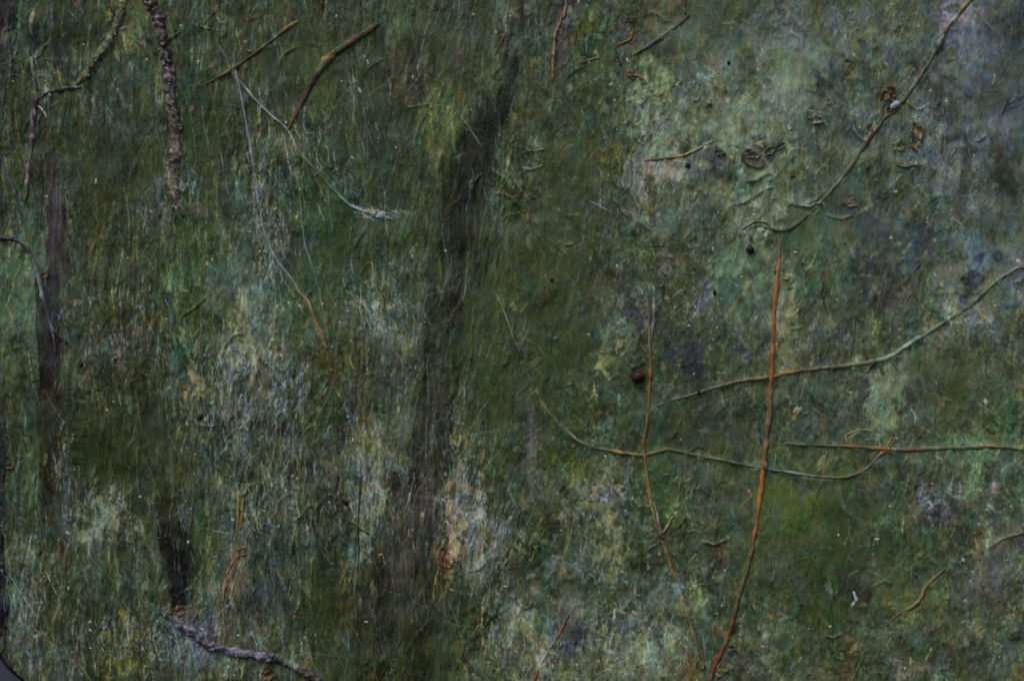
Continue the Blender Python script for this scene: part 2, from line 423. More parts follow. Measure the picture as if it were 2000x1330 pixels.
# dark crevices and cracks
for _ in range(1500):
    u, v = R.uniform(-30, 2030), R.uniform(-20, 1350)
    if R.random() < 0.25 + 0.7 * bilin(calm, u, v) + (0.3 if u > 1000 else 0):
        continue
    stroke(u, v, stroke_angle(u, v) + R.normal(0, 10), R.uniform(10, 50), R.uniform(1.8, 3.6), alb((30, 29, 33)), R.uniform(0.25, 0.7), R.uniform(-1.2, -.3), R.normal(0, 3), tex=True)
# wisps: fine dry-brush hairs following the brush work
for _ in range(7000):
    u, v = R.uniform(-40, 2040), R.uniform(-30, 1360)
    c = bilin(A, u, v) * math.exp(R.normal(0.12, 0.5)) + 0.004
    if R.random() < 0.12:
        c = c * 0.5 + 0.5 * alb((112, 118, 128))
    stroke(u, v, stroke_angle(u, v), R.uniform(18, 60) * (2.2 if u < 1000 else 1.0), R.uniform(1.7, 2.7), np.minimum(c, 0.7), R.uniform(0.3, 0.7), R.uniform(-0.15, 0.35), R.normal(0, 3), tex=True)
# silvery strokes: wet-sheen glints painted as pigment, partly real white paint drags
for (u0, v0, su, sv, nn_, dx) in [(500, 720, 45, 70, 120, -25), (560, 800, 50, 60, 90, -25), (440, 800, 40, 70, 110, 0), (610, 320, 60, 70, 90, 10), (500, 380, 18, 110, 70, 0),
                                  (500, 950, 60, 60, 80, 0), (700, 970, 45, 70, 110, 5), (900, 980, 35, 70, 110, 0), (950, 1050, 50, 70, 80, -20), (130, 960, 14, 60, 40, 0),
                                  (370, 1210, 60, 40, 80, -40), (60, 1180, 26, 90, 70, 0), (740, 610, 45, 40, 80, 20), (345, 340, 16, 50, 40, 0), (530, 500, 20, 60, 60, 0),
                                  (1240, 360, 40, 60, 60, 10), (1290, 300, 40, 50, 60, 0), (1030, 1290, 60, 40, 90, 0), (1230, 1250, 70, 50, 110, -10), (735, 418, 25, 7, 40, 70),
                                  (1830, 975, 40, 30, 40, 0), (1360, 590, 25, 40, 40, -30), (240, 640, 60, 60, 50, 0), (100, 620, 14, 60, 30, -8), (1900, 620, 60, 30, 40, 40),
                                  (300, 1260, 120, 40, 90, 0), (1190, 1060, 30, 70, 60, 8), (200, 1010, 40, 30, 50, 0)]:
    for _ in range(int(nn_ * (1.3 if u0 < 1000 else 0.9))):
        u, v = R.normal(u0, su), R.normal(v0, sv)
        c = alb((132, 138, 150)) if R.random() < .65 else alb((128, 132, 114))
        stroke(u, v, dx + R.normal(0, 12), R.uniform(8, 48), R.uniform(1.7, 2.8), c, R.uniform(0.12, 0.5), R.uniform(0.2, .9), R.normal(0, 2), tex=True)
# hair lines, scratches and threads
for _ in range(2400):
    u, v = R.uniform(-40, 2040), R.uniform(-30, 1360)
    if R.random() < 0.6 * bilin(calm, u, v):
        continue
    dk = R.random() < 0.5
    c = bilin(A, u, v)
    c = c * R.uniform(0.3, 0.6) if dk else np.minimum(c * R.uniform(1.3, 1.9) + 0.005, 0.7)
    stroke(u, v, stroke_angle(u, v) + R.normal(0, 12), R.uniform(12, 80), R.uniform(1.8, 2.9), c, R.uniform(0.3, 0.8),
           R.uniform(0.2, 0.8) * (-1 if dk else 1), R.normal(0, 3), tex=R.random() < 0.5)
# specks
for _ in range(1500):
    u, v = R.uniform(-30, 2030), R.uniform(-20, 1350)
    q = R.random()
    c = alb((165, 168, 175)) if q < .45 else alb((150, 145, 110)) if q < .7 else alb((26, 24, 26)) if q < .9 else alb((120, 80, 45))
    d = R.uniform(1.8, 3.8) * (1 if R.random() < .95 else 1.6)
    if R.random() < 0.25 + bilin(crust, u, v) - 0.3 * bilin(calm, u, v):
        stroke(u, v, R.uniform(-90, 90), d * R.uniform(1, 2.2), d, c, R.uniform(0.4, .95), R.uniform(.3, 1.0), 0, tex=False)

# ---- crumpled tissue: ridged creases where the paper layer shows
wr = np.full((NY, NX), 0.16, np.float32)
for (u, v, ru, rv, s) in [(1220, 260, 90, 190, 1), (1000, 340, 70, 90, 1), (1510, 390, 90, 80, 1), (1760, 250, 120, 110, .8), (430, 820, 80, 130, .9),
                          (880, 780, 90, 200, .6), (560, 1000, 130, 110, .7), (1100, 80, 120, 110, .9), (1330, 1000, 90, 120, .6), (950, 1180, 90, 120, .7),
                          (700, 1150, 70, 180, .5), (1440, 300, 80, 50, .9), (250, 1150, 180, 160, .5)]:
    wr = np.maximum(wr, s * np.exp(-(((UU - u) / ru) ** 2 + ((VV - v) / rv) ** 2)))
rid = 1 - np.abs(fbm(51, 11, 90, 1.3, 1, 0.22)) * 1.3
rid2 = 1 - np.abs(fbm(52, 16, 130, 1.4, 1, 0.5)) * 1.3
H += wr * (2.1 * np.clip(rid, -0.3, 1) + 2.6 * np.clip(rid2, -0.3, 1) ** 2)
H += (0.1 * n_str + 0.34 * n_fib * (0.35 + 0.65 * leftness)) * (1 - 0.4 * calm) + 0.35 * fbm(23, 5, 30, 1.0, 1, 0.4) * (1 - 0.8 * calm)


def ridge(pts, hgt, wl_=5.0, wr_=2.0, col=None, alpha=0.6, taper=True):
    """a fold: steep on one side, sloping on the other (left and right of its direction)"""
    c = spline(pts, 4.0)
    m_ = max(wl_, wr_) * 3 + 3
    b = box(c[:, 0].min() - m_, c[:, 0].max() + m_, c[:, 1].min() - m_, c[:, 1].max() + m_)
    if b is None:
        return
    x, y = UU[b] + 0.12 * wx[b], VV[b] + 0.1 * wy[b]
    best = np.full(x.shape, 1e9, np.float32)
    side = np.zeros(x.shape, np.float32)
    kk = np.zeros(x.shape, np.float32)
    n = len(c) - 1
    for i in range(n):
        p, q = c[i], c[i + 1]
        d = q - p
        l2 = max(d @ d, 1e-6)
        tt = np.clip(((x - p[0]) * d[0] + (y - p[1]) * d[1]) / l2, 0, 1)
        dx, dy = x - (p[0] + tt * d[0]), y - (p[1] + tt * d[1])
        dd = dx * dx + dy * dy
        mk = dd < best
        best[mk] = dd[mk]
        side[mk] = (d[0] * dy - d[1] * dx)[mk]
        kk[mk] = ((i + tt) / n)[mk]
    dist = np.sqrt(best)
    w = np.where(side > 0, wl_, wr_)
    prof = np.exp(-(dist / w) ** 2)
    if taper:
        prof = prof * np.clip(np.minimum(kk, 1 - kk) * 7, 0, 1)
    H[b] += hgt * prof * (0.85 + 0.15 * n_iso[b])
    if col is not None:
        wa_ = (alpha * np.exp(-(dist / (0.5 * w)) ** 2) * np.clip(0.6 + 0.6 * n_str[b], 0, 1))[..., None]
        A[b] = A[b] * (1 - wa_) + alb(col) * wa_


TEAL, PALE, TAN, OLIV, SLATE = (92, 116, 104), (128, 134, 116), (128, 112, 78), (80, 84, 46), (88, 94, 106)
FOLDS = [
    # sheet folded down the middle of the upper half
    ([(1205, 150), (1215, 190), (1222, 240), (1240, 285), (1262, 320)], 7, 7, 3, TEAL), ([(1245, 160), (1252, 210), (1256, 250), (1262, 280)], 6, 3, 6, PALE),
    ([(1215, 200), (1235, 240), (1255, 275)], 5, 4, 3, None), ([(1230, 300), (1245, 330), (1260, 345)], 5, 6, 3, TEAL),
    ([(1240, 395), (1255, 430), (1278, 450)], 6, 6, 2.5, TEAL), ([(1200, 390), (1225, 420), (1245, 460)], 5, 5, 2.5, TEAL),
    ([(1175, 195), (1182, 230), (1190, 260)], 5, 4, 2, TEAL), ([(1195, 400), (1210, 430)], 4, 4, 2, None), ([(1258, 370), (1262, 400), (1280, 440)], 5, 3, 5, None),
    # blades left of it
    ([(960, 330), (985, 350), (1010, 380)], 5, 6, 3, TEAL), ([(985, 310), (1000, 345), (1015, 370)], 5, 5, 2, TEAL), ([(965, 375), (990, 385), (1015, 400)], 5, 5, 2, SLATE),
    ([(1000, 290), (990, 330), (980, 370)], 4, 4, 2, TAN), ([(1015, 300), (1050, 296), (1070, 290)], 4, 4, 2, OLIV), ([(1015, 325), (1045, 330), (1060, 322)], 4, 4, 2, TEAL),
    ([(1030, 40), (1040, 80), (1048, 110)], 6, 7, 3, TEAL), ([(1045, 20), (1050, 60), (1058, 100)], 5, 5, 3, TEAL), ([(1025, 120), (1030, 170), (1020, 240)], 4, 4, 2, None),
    ([(1165, 10), (1180, 40), (1190, 85)], 6, 6, 3, TEAL), ([(1185, 0), (1195, 30), (1205, 60)], 5, 4, 3, TEAL), ([(1130, 30), (1128, 60), (1118, 90)], 5, 5, 3, OLIV),
    # curls on the right of the middle
    ([(1450, 355), (1475, 350), (1500, 340), (1520, 350)], 6, 3, 7, OLIV), ([(1455, 450), (1480, 440), (1510, 452), (1545, 446)], 6, 3, 7, OLIV),
    ([(1430, 400), (1460, 395), (1490, 375), (1515, 360)], 5, 3, 6, PALE), ([(1535, 390), (1560, 402), (1590, 392), (1605, 378)], 6, 3, 6, TEAL),
    ([(1440, 330), (1452, 300), (1470, 290)], 5, 3, 5, TAN), ([(1448, 420), (1445, 450), (1450, 462)], 4, 4, 2, PALE), ([(1610, 420), (1640, 432), (1665, 425)], 5, 3, 5, OLIV),
    # ribs in the upper right sheet
    ([(1850, 230), (1835, 290), (1828, 350)], 6, 12, 6, SLATE), ([(1875, 180), (1880, 250), (1885, 310)], 5, 14, 7, None), ([(1925, 270), (1945, 310), (1965, 360)], 6, 12, 7, None),
    ([(1665, 245), (1685, 270)], 5, 4, 3, TEAL), ([(1670, 250), (1690, 275), (1710, 235)], 5, 4, 3, TEAL),
    ([(1770, 195), (1790, 215), (1815, 200)], 5, 5, 3, PALE), ([(1765, 260), (1775, 280), (1785, 300)], 4, 4, 3, None), ([(1740, 320), (1770, 322), (1800, 318)], 5, 3, 5, OLIV),
    ([(1950, 880), (1965, 950), (1985, 1020)], 5, 8, 4, TEAL), ([(1640, 950), (1650, 990), (1680, 1015)], 5, 8, 4, TEAL), ([(1580, 950), (1595, 990), (1608, 1020)], 4, 8, 4, TEAL),
    ([(1780, 760), (1805, 800), (1825, 840)], 6, 8, 4, SLATE), ([(1570, 740), (1590, 775), (1620, 800)], 5, 7, 3, SLATE), ([(1615, 790), (1625, 820), (1628, 845)], 4, 5, 3, SLATE),
    ([(1690, 1110), (1720, 1125), (1745, 1140)], 4, 6, 3, SLATE), ([(1390, 570), (1420, 620), (1450, 670), (1475, 685)], 6, 9, 5, SLATE),
    # folds on and beside the leaning trunk
    ([(928, 560), (922, 640), (914, 720), (905, 790), (897, 870)], 4, 3, 2, TAN), ([(832, 640), (828, 720), (815, 790), (803, 880), (795, 960)], 4, 3, 2, (96, 82, 54)),
    ([(880, 660), (888, 720), (882, 800), (872, 880)], 4, 4, 2, None), ([(920, 720), (935, 780), (945, 830)], 4, 4, 2, OLIV), ([(848, 610), (862, 680), (875, 740)], 3, 3, 2, None),
    ([(870, 850), (868, 900), (862, 960)], 3, 2, 2, None), ([(820, 900), (800, 980), (770, 1080), (745, 1180)], 3, 4, 2, OLIV), ([(855, 1160), (830, 1220), (790, 1280)], 3, 3, 2, None),
    ([(975, 470), (968, 530), (970, 590)], 3, 2, 2, OLIV), ([(590, 410), (588, 500), (592, 570)], 2.5, 2, 2, None), ([(765, 330), (760, 380), (757, 400)], 2, 2, 2, OLIV),
    ([(940, 1080), (960, 1130), (978, 1180)], 5, 4, 2, TAN), ([(885, 920), (905, 960), (925, 1000)], 4, 5, 2, SLATE), ([(845, 1165), (865, 1200), (880, 1240)], 4, 4, 2, SLATE),
    ([(905, 1270), (925, 1300), (950, 1325)], 5, 5, 2.5, SLATE), ([(680, 1010), (720, 1040), (755, 1065)], 3, 3, 2, TEAL),
    # left: leaf-like crumple and drips
    ([(375, 745), (368, 790), (385, 830), (420, 825), (420, 790)], 4, 3, 2, PALE), ([(430, 700), (455, 660), (485, 650)], 4, 3, 3, OLIV), ([(490, 675), (530, 720), (575, 770)], 5, 6, 3, PALE),
    ([(560, 760), (580, 810), (605, 860)], 4, 5, 3, SLATE), ([(440, 900), (465, 945), (480, 975)], 4, 4, 2, SLATE), ([(390, 880), (420, 910), (460, 940)], 3, 3, 2, SLATE),
    ([(355, 560), (365, 630), (375, 690), (382, 735)], 3, 5, 3, TEAL), ([(500, 1000), (530, 960), (545, 930)], 3, 2, 2, None), ([(520, 1040), (545, 985), (570, 960)], 3, 2, 2, None),
    ([(565, 1020), (590, 1005), (610, 970)], 4, 3, 2, OLIV), ([(580, 1000), (568, 1100), (555, 1180)], 4, 4, 2, OLIV), ([(155, 1040), (180, 1090), (205, 1115)], 4, 4, 2, SLATE),
    ([(1170, 880), (1185, 900), (1200, 925)], 3, 3, 2, None), ([(1230, 915), (1245, 950), (1260, 975)], 4, 3, 2, TEAL), ([(1320, 890), (1330, 930), (1325, 980)], 4, 3, 2, OLIV),
    ([(1355, 1060), (1362, 1110), (1360, 1150)], 4, 3, 2, None), ([(1405, 1000), (1395, 1060), (1390, 1120)], 4, 3, 3, (86, 76, 74)), ([(1260, 1140), (1275, 1180), (1280, 1210)], 4, 3, 2, None),
    ([(1370, 1055), (1395, 1060), (1420, 1048)], 5, 3, 4, PALE), ([(1320, 1030), (1335, 1015), (1345, 1005)], 5, 3, 3, OLIV),
]
for f in FOLDS:
    ridge(f[0], f[1] * (0.7 if f[2] < 8 and f[3] < 8 else 0.45), f[2] * .85, f[3] * .85, f[4], 0.3)
for _ in range(480):                       # many small nameless creases
    u, v = R.uniform(-30, 2030), R.uniform(-20, 1350)
    if R.random() > 0.25 + bilin(wr, u, v):
        continue
    a = math.radians(stroke_angle(u, v) + R.normal(0, 20))
    L = R.uniform(12, 46) * (1.7 if u < 1000 else 1.0)
    k = R.normal(0, 5)
    ridge([(u, v), (u + math.sin(a) * L * .5 + k * math.cos(a), v + math.cos(a) * L * .5 - k * math.sin(a)), (u + math.sin(a) * L, v + math.cos(a) * L)],
          R.uniform(1.0, 3.4), R.uniform(2, 6), R.uniform(1.5, 2.4), None if R.random() < .6 else (TEAL, PALE, OLIV, SLATE)[R.integers(4)], 0.4)

# ------------------------------------------------------------------ twigs: their lines first, so that the paper can tent over them
BR, OR_, RED, TN, GR, DK, VI, BL, OC = (84, 64, 36), (150, 84, 38), (104, 52, 34), (124, 104, 68), (62, 76, 52), (42, 34, 30), (62, 54, 64), (96, 104, 116), (112, 88, 42)
PG = (104, 122, 106)
# name, label, points, widths, colours along the length, paper tent height, gnarl
TWIGS = [
    ("plant_stem", "tall bright orange stem running down to the bottom edge, thickest of the upright stems",
     [(1518, 452), (1522, 490), (1517, 540), (1512, 600), (1508, 690), (1505, 745), (1500, 830), (1492, 900), (1485, 960), (1475, 1030), (1465, 1080), (1452, 1130), (1438, 1180), (1425, 1230), (1412, 1265), (1395, 1300), (1384, 1332)],
     [4, 8, 9, 10, 10, 10, 9, 9, 10, 9], [TN, (128, 84, 48), (138, 80, 42), (152, 84, 40), (138, 80, 42), (104, 76, 50), (80, 68, 50), (112, 80, 48), (146, 84, 42), (128, 78, 42), (86, 72, 42), (74, 72, 46), (84, 62, 40), RED, (100, 54, 36)], 0.8, .06),
    ("plant_stem", "kinked tan stem left of the tall orange stem, with orange middle and pointed foot",
     [(1262, 552), (1266, 600), (1268, 660), (1270, 715), (1268, 760), (1266, 800), (1260, 845), (1257, 862), (1259, 890), (1263, 930), (1270, 975), (1280, 1020), (1290, 1047), (1305, 1090), (1318, 1130), (1335, 1180), (1350, 1225), (1366, 1278)],
     [5, 7, 8, 8, 7, 8, 8, 9, 8, 7, 4], [GR, (86, 84, 74), (100, 90, 66), (122, 86, 46), (112, 86, 50), (92, 66, 42), (120, 92, 52), TN, TN, (110, 84, 50), (134, 110, 80), (120, 98, 74), (92, 76, 58)], 1.2, .07),
    ("plant_stem", "long bowed stem crossing behind both upright stems, sagging from an ochre tip",
     [(1046, 762), (1060, 790), (1080, 815), (1100, 835), (1125, 857), (1150, 870), (1185, 878), (1225, 885), (1258, 888), (1290, 880), (1305, 877), (1340, 885), (1380, 893), (1420, 900), (1455, 908), (1490, 914), (1540, 922), (1580, 928), (1620, 932), (1655, 930), (1690, 915), (1715, 890), (1735, 873), (1750, 852)],
     [8, 7, 7, 8, 7, 6, 7, 7, 7, 6, 6, 3], [(134, 108, 64), (96, 84, 54), PG, (112, 96, 56), TN, (96, 88, 52), GR, (92, 96, 78), GR, (86, 96, 80), PG, GR, (96, 82, 46), (118, 84, 42), (92, 60, 36)], 1.8, .06),
    ("plant_stem", "long rising branch from near the dried berry to the right edge, pale paint along it",
     [(1272, 797), (1300, 786), (1340, 774), (1380, 762), (1430, 747), (1470, 740), (1510, 735), (1560, 724), (1610, 719), (1660, 713), (1700, 707), (1735, 698), (1770, 675), (1810, 650), (1850, 625), (1890, 600), (1920, 570), (1950, 545), (1985, 525), (2015, 516), (2070, 500)],
     [5, 8, 8, 9, 9, 9, 10, 9, 9, 9, 8], [(74, 54, 40), (86, 84, 66), GR, (110, 96, 62), (118, 84, 44), GR, (104, 92, 60), PG, PG, (84, 92, 72), GR, (76, 70, 46), (92, 70, 40), (116, 72, 40)], 2.6, .07),
    ("plant_stem", "level brown stem reaching in from the right edge below the rising branch",
     [(1532, 866), (1570, 868), (1620, 870), (1670, 872), (1720, 876), (1760, 878), (1820, 876), (1880, 873), (1940, 872), (2015, 878), (2080, 880)],
     [5, 6, 7, 8, 8, 8, 9, 9], [GR, (72, 72, 54), (102, 78, 44), (126, 78, 40), (84, 70, 42), (80, 94, 78), (104, 86, 46), (84, 92, 70), (98, 74, 44)], 2.2, .08),
    ("tendril", "thin pale hair-like tendril curling just above the level brown stem",
     [(1655, 866), (1650, 856), (1653, 848), (1666, 842), (1682, 838), (1708, 843)], [3, 3, 2.6], [TN, TN, (110, 92, 60)], 0, 0),
    ("twig", "thick bent brown twig at the top, kinked at a swollen ochre joint",
     [(741, 48), (715, 65), (690, 82), (665, 97), (645, 113), (630, 132), (612, 160), (600, 185), (585, 210), (573, 235), (562, 258)],
     [9, 11, 13, 14, 10, 9, 8, 5], [(66, 58, 36), (66, 54, 34), (72, 58, 36), (100, 82, 50), (56, 42, 30), (58, 44, 32), (78, 58, 36), (66, 56, 36)], 0.8, .09),
    ("twig", "straight dark brown twig sloping down left of the bent brown twig, yellowish cut tip",
     [(584, 42), (560, 57), (530, 82), (500, 105), (470, 127), (440, 145), (403, 166)], [10, 9, 8, 8, 7, 5], [(128, 116, 62), (88, 76, 40), (56, 46, 28), (52, 44, 28), (72, 66, 38), (62, 56, 32)], 0.8, .08),
    ("bark_branch", "thick rough purple-brown branch with pale flaking bark hanging from the top edge",
     [(262, -70), (278, -25), (292, 2), (306, 25), (314, 55), (320, 85), (326, 115), (332, 160), (338, 205), (343, 250), (344, 290), (343, 320), (342, 350), (343, 380), (350, 400), (357, 424)],
     [20, 20, 20, 19, 19, 18, 18, 16, 15, 12, 5], [DK, (58, 48, 50), (48, 38, 40), (66, 56, 58), (44, 36, 40), (74, 66, 70), (60, 48, 50), (96, 86, 80), (64, 48, 42), (112, 98, 86), (78, 50, 36)], 0.6, .22),
    ("bark_branch", "olive branch curving down to the left from the top edge, mossy and pale flecked",
     [(272, -60), (250, -10), (240, 18), (230, 48), (215, 80), (195, 108), (180, 132), (166, 152), (150, 166)], [16, 15, 14, 14, 12, 8], [DK, (58, 52, 44), (84, 80, 60), (80, 76, 60), (92, 88, 62), (78, 76, 48)], 2.6, .2),
    ("twig", "short gnarled blackish twig lying level under the olive branch",
     [(160, 172), (140, 174), (118, 178), (100, 181), (84, 190), (76, 196)], [5, 9, 11, 10, 7, 3], [(56, 44, 30), (34, 26, 24), (40, 30, 28), (36, 28, 28), (44, 34, 28)], 0.5, .25),
    ("twig", "upright violet-brown twig near the left edge, whitish at its lower end",
     [(62, 112), (66, 140), (70, 165), (70, 200), (66, 250), (63, 290), (58, 330), (55, 362), (51, 396)], [6, 10, 12, 12, 11, 10, 9, 6], [(96, 98, 92), (72, 66, 52), (52, 42, 46), (56, 46, 52), (58, 48, 54), (72, 58, 60), (116, 104, 108), (78, 70, 72)], 0.6, .14),
    ("twig", "slanting blue-black twig cut by the left edge below the violet-brown twig",
     [(-40, 215), (-12, 270), (4, 305), (16, 338), (28, 368), (38, 400), (44, 430)], [7, 8, 8, 7, 6, 4], [DK, (38, 38, 46), (44, 44, 54), (88, 90, 98), (48, 50, 58), (72, 76, 78)], 0.6, .12),
    ("twig", "short pale pinkish hooked twig under the gnarled blackish twig",
     [(76, 208), (84, 214), (90, 224), (94, 236)], [4, 6, 6, 3], [(130, 126, 122), (150, 138, 130), (128, 102, 92)], 0, .15),
    ("bark_branch", "gnarled purple-grey branch lying across the bottom left, crusted with pale flecks",
     [(318, 1186), (348, 1216), (380, 1236), (408, 1258), (440, 1268), (470, 1275), (510, 1279), (545, 1284), (575, 1298), (602, 1312), (640, 1336), (690, 1370)],
     [5, 13, 12, 13, 14, 14, 13, 12], [(72, 66, 74), (86, 80, 96), (62, 54, 68), (98, 92, 110), (84, 78, 98), (58, 48, 60), (50, 42, 48), (42, 36, 40)], 0.8, .26),
    ("twig", "crooked dark twig entering from the left edge and bending down along the dark violet trunk",
     [(-40, 462), (-5, 464), (24, 467), (44, 478), (58, 493), (70, 520), (78, 550), (86, 585), (96, 620), (104, 650), (110, 690)], [8, 10, 10, 8, 8, 9, 8, 5], [DK, (44, 36, 42), (52, 48, 50), (76, 84, 76), (96, 104, 104), (82, 80, 92), (72, 68, 82), (84, 80, 72)], 0.8, .16),
    ("plant_stem", "thin grey stem hanging from the lower end of the straight dark brown twig",
     [(412, 172), (419, 205), (426, 240), (430, 280), (437, 325), (444, 362), (449, 384)], [4, 5, 4.5, 4, 4], [(72, 60, 36), (92, 88, 76), (56, 48, 36), (104, 100, 92), (96, 96, 108)], 1.2, .1),
    ("plant_stem", "thin blue-grey stem slanting under both top brown twigs to a white paint smear",
     [(424, 82), (437, 104), (455, 142), (480, 172), (505, 202), (530, 226), (560, 252), (580, 288), (600, 314), (640, 358), (680, 398), (705, 411), (740, 420), (768, 429)],
     [2.6, 4, 5, 5, 5.5, 5.5, 5, 4], [GR, (72, 80, 70), (98, 108, 116), (112, 116, 124), (110, 104, 92), (86, 98, 84), (62, 84, 62), (74, 98, 82), (120, 122, 136), (130, 128, 140)], 2.0, .08),
    ("plant_stem", "longest thin stem in the left half, winding down to a rusty tip",
     [(458, 40), (459, 90), (460, 130), (470, 175), (480, 232), (489, 280), (495, 320), (502, 370), (511, 420), (520, 466), (532, 492), (548, 518), (570, 545), (588, 575), (604, 592), (614, 622), (628, 655), (640, 684)],
     [2.6, 4, 5, 5, 5.5, 5.5, 5.5, 5, 5], [(62, 56, 36), (70, 80, 62), (86, 96, 100), (96, 104, 112), (84, 92, 84), (100, 106, 116), (96, 110, 112), (88, 96, 92), (116, 84, 48), (122, 72, 40)], 2.0, .09),
    ("plant_stem", "short thin stem joining the rusty tip of the longest thin stem from above",
     [(586, 335), (590, 420), (597, 478), (611, 522), (622, 560), (630, 600), (638, 632), (643, 660)], [2.6, 3, 4, 4.5, 4, 4], [GR, (66, 84, 70), (80, 100, 90), (76, 92, 80), (96, 84, 60), (104, 76, 46)], 1.6, .08),
    ("twig", "slim red-brown twig slanting at the bottom edge below the middle",
     [(1126, 1176), (1106, 1208), (1090, 1240), (1070, 1270), (1056, 1300), (1040, 1334), (1030, 1360)], [4, 5.5, 6, 6, 6], [(76, 50, 36), (98, 54, 38), (84, 46, 32), (106, 60, 38), (92, 52, 34)], 0.4, .08),
    ("plant_stem", "thin blackish upright crack, modelled as a stem, over the pale patch left of the leaning trunk",
     [(704, 890), (704, 940), (702, 990), (700, 1040), (702, 1080), (699, 1115)], [3, 4, 4.5, 4, 3], [(98, 92, 70), (40, 36, 32), (46, 42, 38), (34, 34, 32), (44, 42, 38)], 0.3, .08),  # stem mesh stands in for a dark vertical crack
    ("twig", "slate-blue split twig slanting up right of the torn paper at the top",
     [(1232, 112), (1262, 94), (1292, 74), (1322, 50), (1347, 30)], [5, 10, 11, 9, 5], [(86, 78, 46), (72, 76, 80), (62, 66, 72), (74, 70, 60), (60, 46, 36)], 1.0, .1),
    ("twig", "short rust-brown stub at the top edge above the slate-blue twig",
     [(1336, -30), (1335, 0), (1337, 18), (1338, 30)], [9, 11, 10, 6], [(60, 40, 34), (66, 42, 34), (56, 38, 32)], 0.3, .14),
    ("plant_stem", "long olive stem arching from the top right down to the curled paper, bearing rusty leaves",
     [(1910, -20), (1884, 14), (1862, 40), (1838, 76), (1815, 118), (1790, 160), (1768, 190), (1745, 216), (1720, 240), (1692, 278), (1662, 324), (1630, 364), (1592, 404), (1556, 438), (1524, 452), (1498, 444)],
     [9, 10, 10, 8, 8, 9, 9, 8, 7, 4], [OLIV, (92, 76, 40), (64, 56, 36), (78, 78, 50), (70, 74, 48), (66, 52, 32), (62, 56, 34), (88, 90, 60), (72, 70, 40), (84, 76, 46), (60, 56, 36)], 2.0, .1),
    ("plant_stem", "thin olive stem lying nearly level across the top of the pale grey patch",
     [(1258, 316), (1290, 312), (1330, 306), (1362, 292), (1396, 274)], [4, 5, 5.5, 4], [(60, 40, 34), (58, 44, 36), (112, 104, 62), (74, 78, 54)], 1.0, .08),
    ("plant_stem", "ochre stem in the bottom right corner area, stepping down from the right edge",
     [(2060, 1024), (2012, 1036), (1965, 1048), (1925, 1068), (1885, 1082), (1852, 1104), (1828, 1124), (1808, 1144), (1796, 1168), (1780, 1184), (1752, 1200), (1722, 1226)],
     [7, 8, 8, 7, 8, 9, 6, 3], [OC, (106, 82, 42), (96, 78, 44), (110, 84, 42), OC, (112, 96, 46), (98, 86, 44), (74, 72, 46)], 1.6, .1),
    ("twig", "short ochre twig standing on the bottom edge at the right", [(1684, 1280), (1674, 1302), (1662, 1328), (1652, 1352)], [3, 5, 7, 7], [GR, (92, 80, 46), (98, 84, 46)], 1.0, .08),
    ("plant_stem", "thin olive stem pointing from the violet painted shadow of the torn paper to the right, near the top",
     [(1104, 136), (1130, 125), (1152, 118), (1172, 112)], [3, 3.6, 3], [(92, 84, 54), (84, 82, 48), OLIV], 0.4, .05),
    ("plant_stem", "fine tan needle pointing down right in the blue-grey corner sheet", [(1846, 416), (1866, 432), (1886, 448)], [3, 3.2, 2], [(84, 70, 52), (130, 104, 70), (118, 98, 66)], 0, .04),
    ("plant_stem", "fine dark needle left of the tan needle in the corner sheet", [(1770, 396), (1800, 402), (1838, 410)], [2.4, 3, 2.6], [(46, 48, 46), (40, 42, 42)], 0.3, .04),
    ("straw", "left one of two short ochre straws standing side by side", [(468, 958), (466, 990), (465, 1020), (463, 1050)], [5, 6, 6, 4], [(122, 100, 50), (104, 82, 38), (110, 88, 44)], 0, .05),
    ("straw", "right one of two short ochre straws standing side by side", [(477, 960), (475, 990), (472, 1018), (470, 1034)], [4, 5, 5, 3], [(104, 84, 44), (112, 90, 46), (90, 72, 38)], 0, .05),
    ("twig", "short dark level twig on the peach patch beside the leaning trunk", [(872, 1052), (884, 1050), (896, 1047), (908, 1042)], [3, 4.5, 4, 3], [(46, 32, 26), (54, 38, 30), (40, 30, 26)], 0, .15),
    ("tendril", "tiny curled dark tendril above the short twig on the peach patch", [(866, 1046), (874, 1046), (876, 1038), (869, 1034), (864, 1038)], [2.6, 3, 2.6], [(40, 34, 28), (70, 60, 44)], 0, 0),
    ("plant_stem", "upper dark hair-thin stalk crossing the rising branch at the right", [(1672, 610), (1666, 660), (1658, 706), (1650, 750), (1643, 792)], [2.4, 3, 3, 2.4], [(52, 46, 38), (58, 56, 44), (86, 80, 56), (56, 52, 40)], 0.4, .03),
    ("plant_stem", "lower dark hair-thin stalk crossing the bowed stem at the right", [(1614, 880), (1606, 930), (1594, 968), (1584, 1004), (1575, 1032)], [3, 3, 2.6, 2.4], [(92, 84, 56), (70, 66, 44), (46, 44, 36), (40, 40, 34)], 0.4, .03),
    ("plant_stem", "thin teal stem forking off beside the right edge of the leaning trunk", [(970, 575), (982, 602), (994, 634), (1003, 662), (1011, 688)], [2.6, 3.4, 3.4, 2.6], [(84, 92, 66), (82, 104, 90), (78, 96, 76), (56, 46, 44)], 1.2, .05),
    ("plant_stem", "short brown stalk leaning against the foot of the thin teal stem", [(1033, 645), (1024, 668), (1014, 690), (1010, 720)], [2.4, 3.2, 3.6, 2.4], [(74, 66, 48), (60, 50, 44), (54, 46, 42)], 0.4, .06),
    ("plant_stem", "rusty fibrous stalk beside the black trunk, rising from the purple-grey branch",
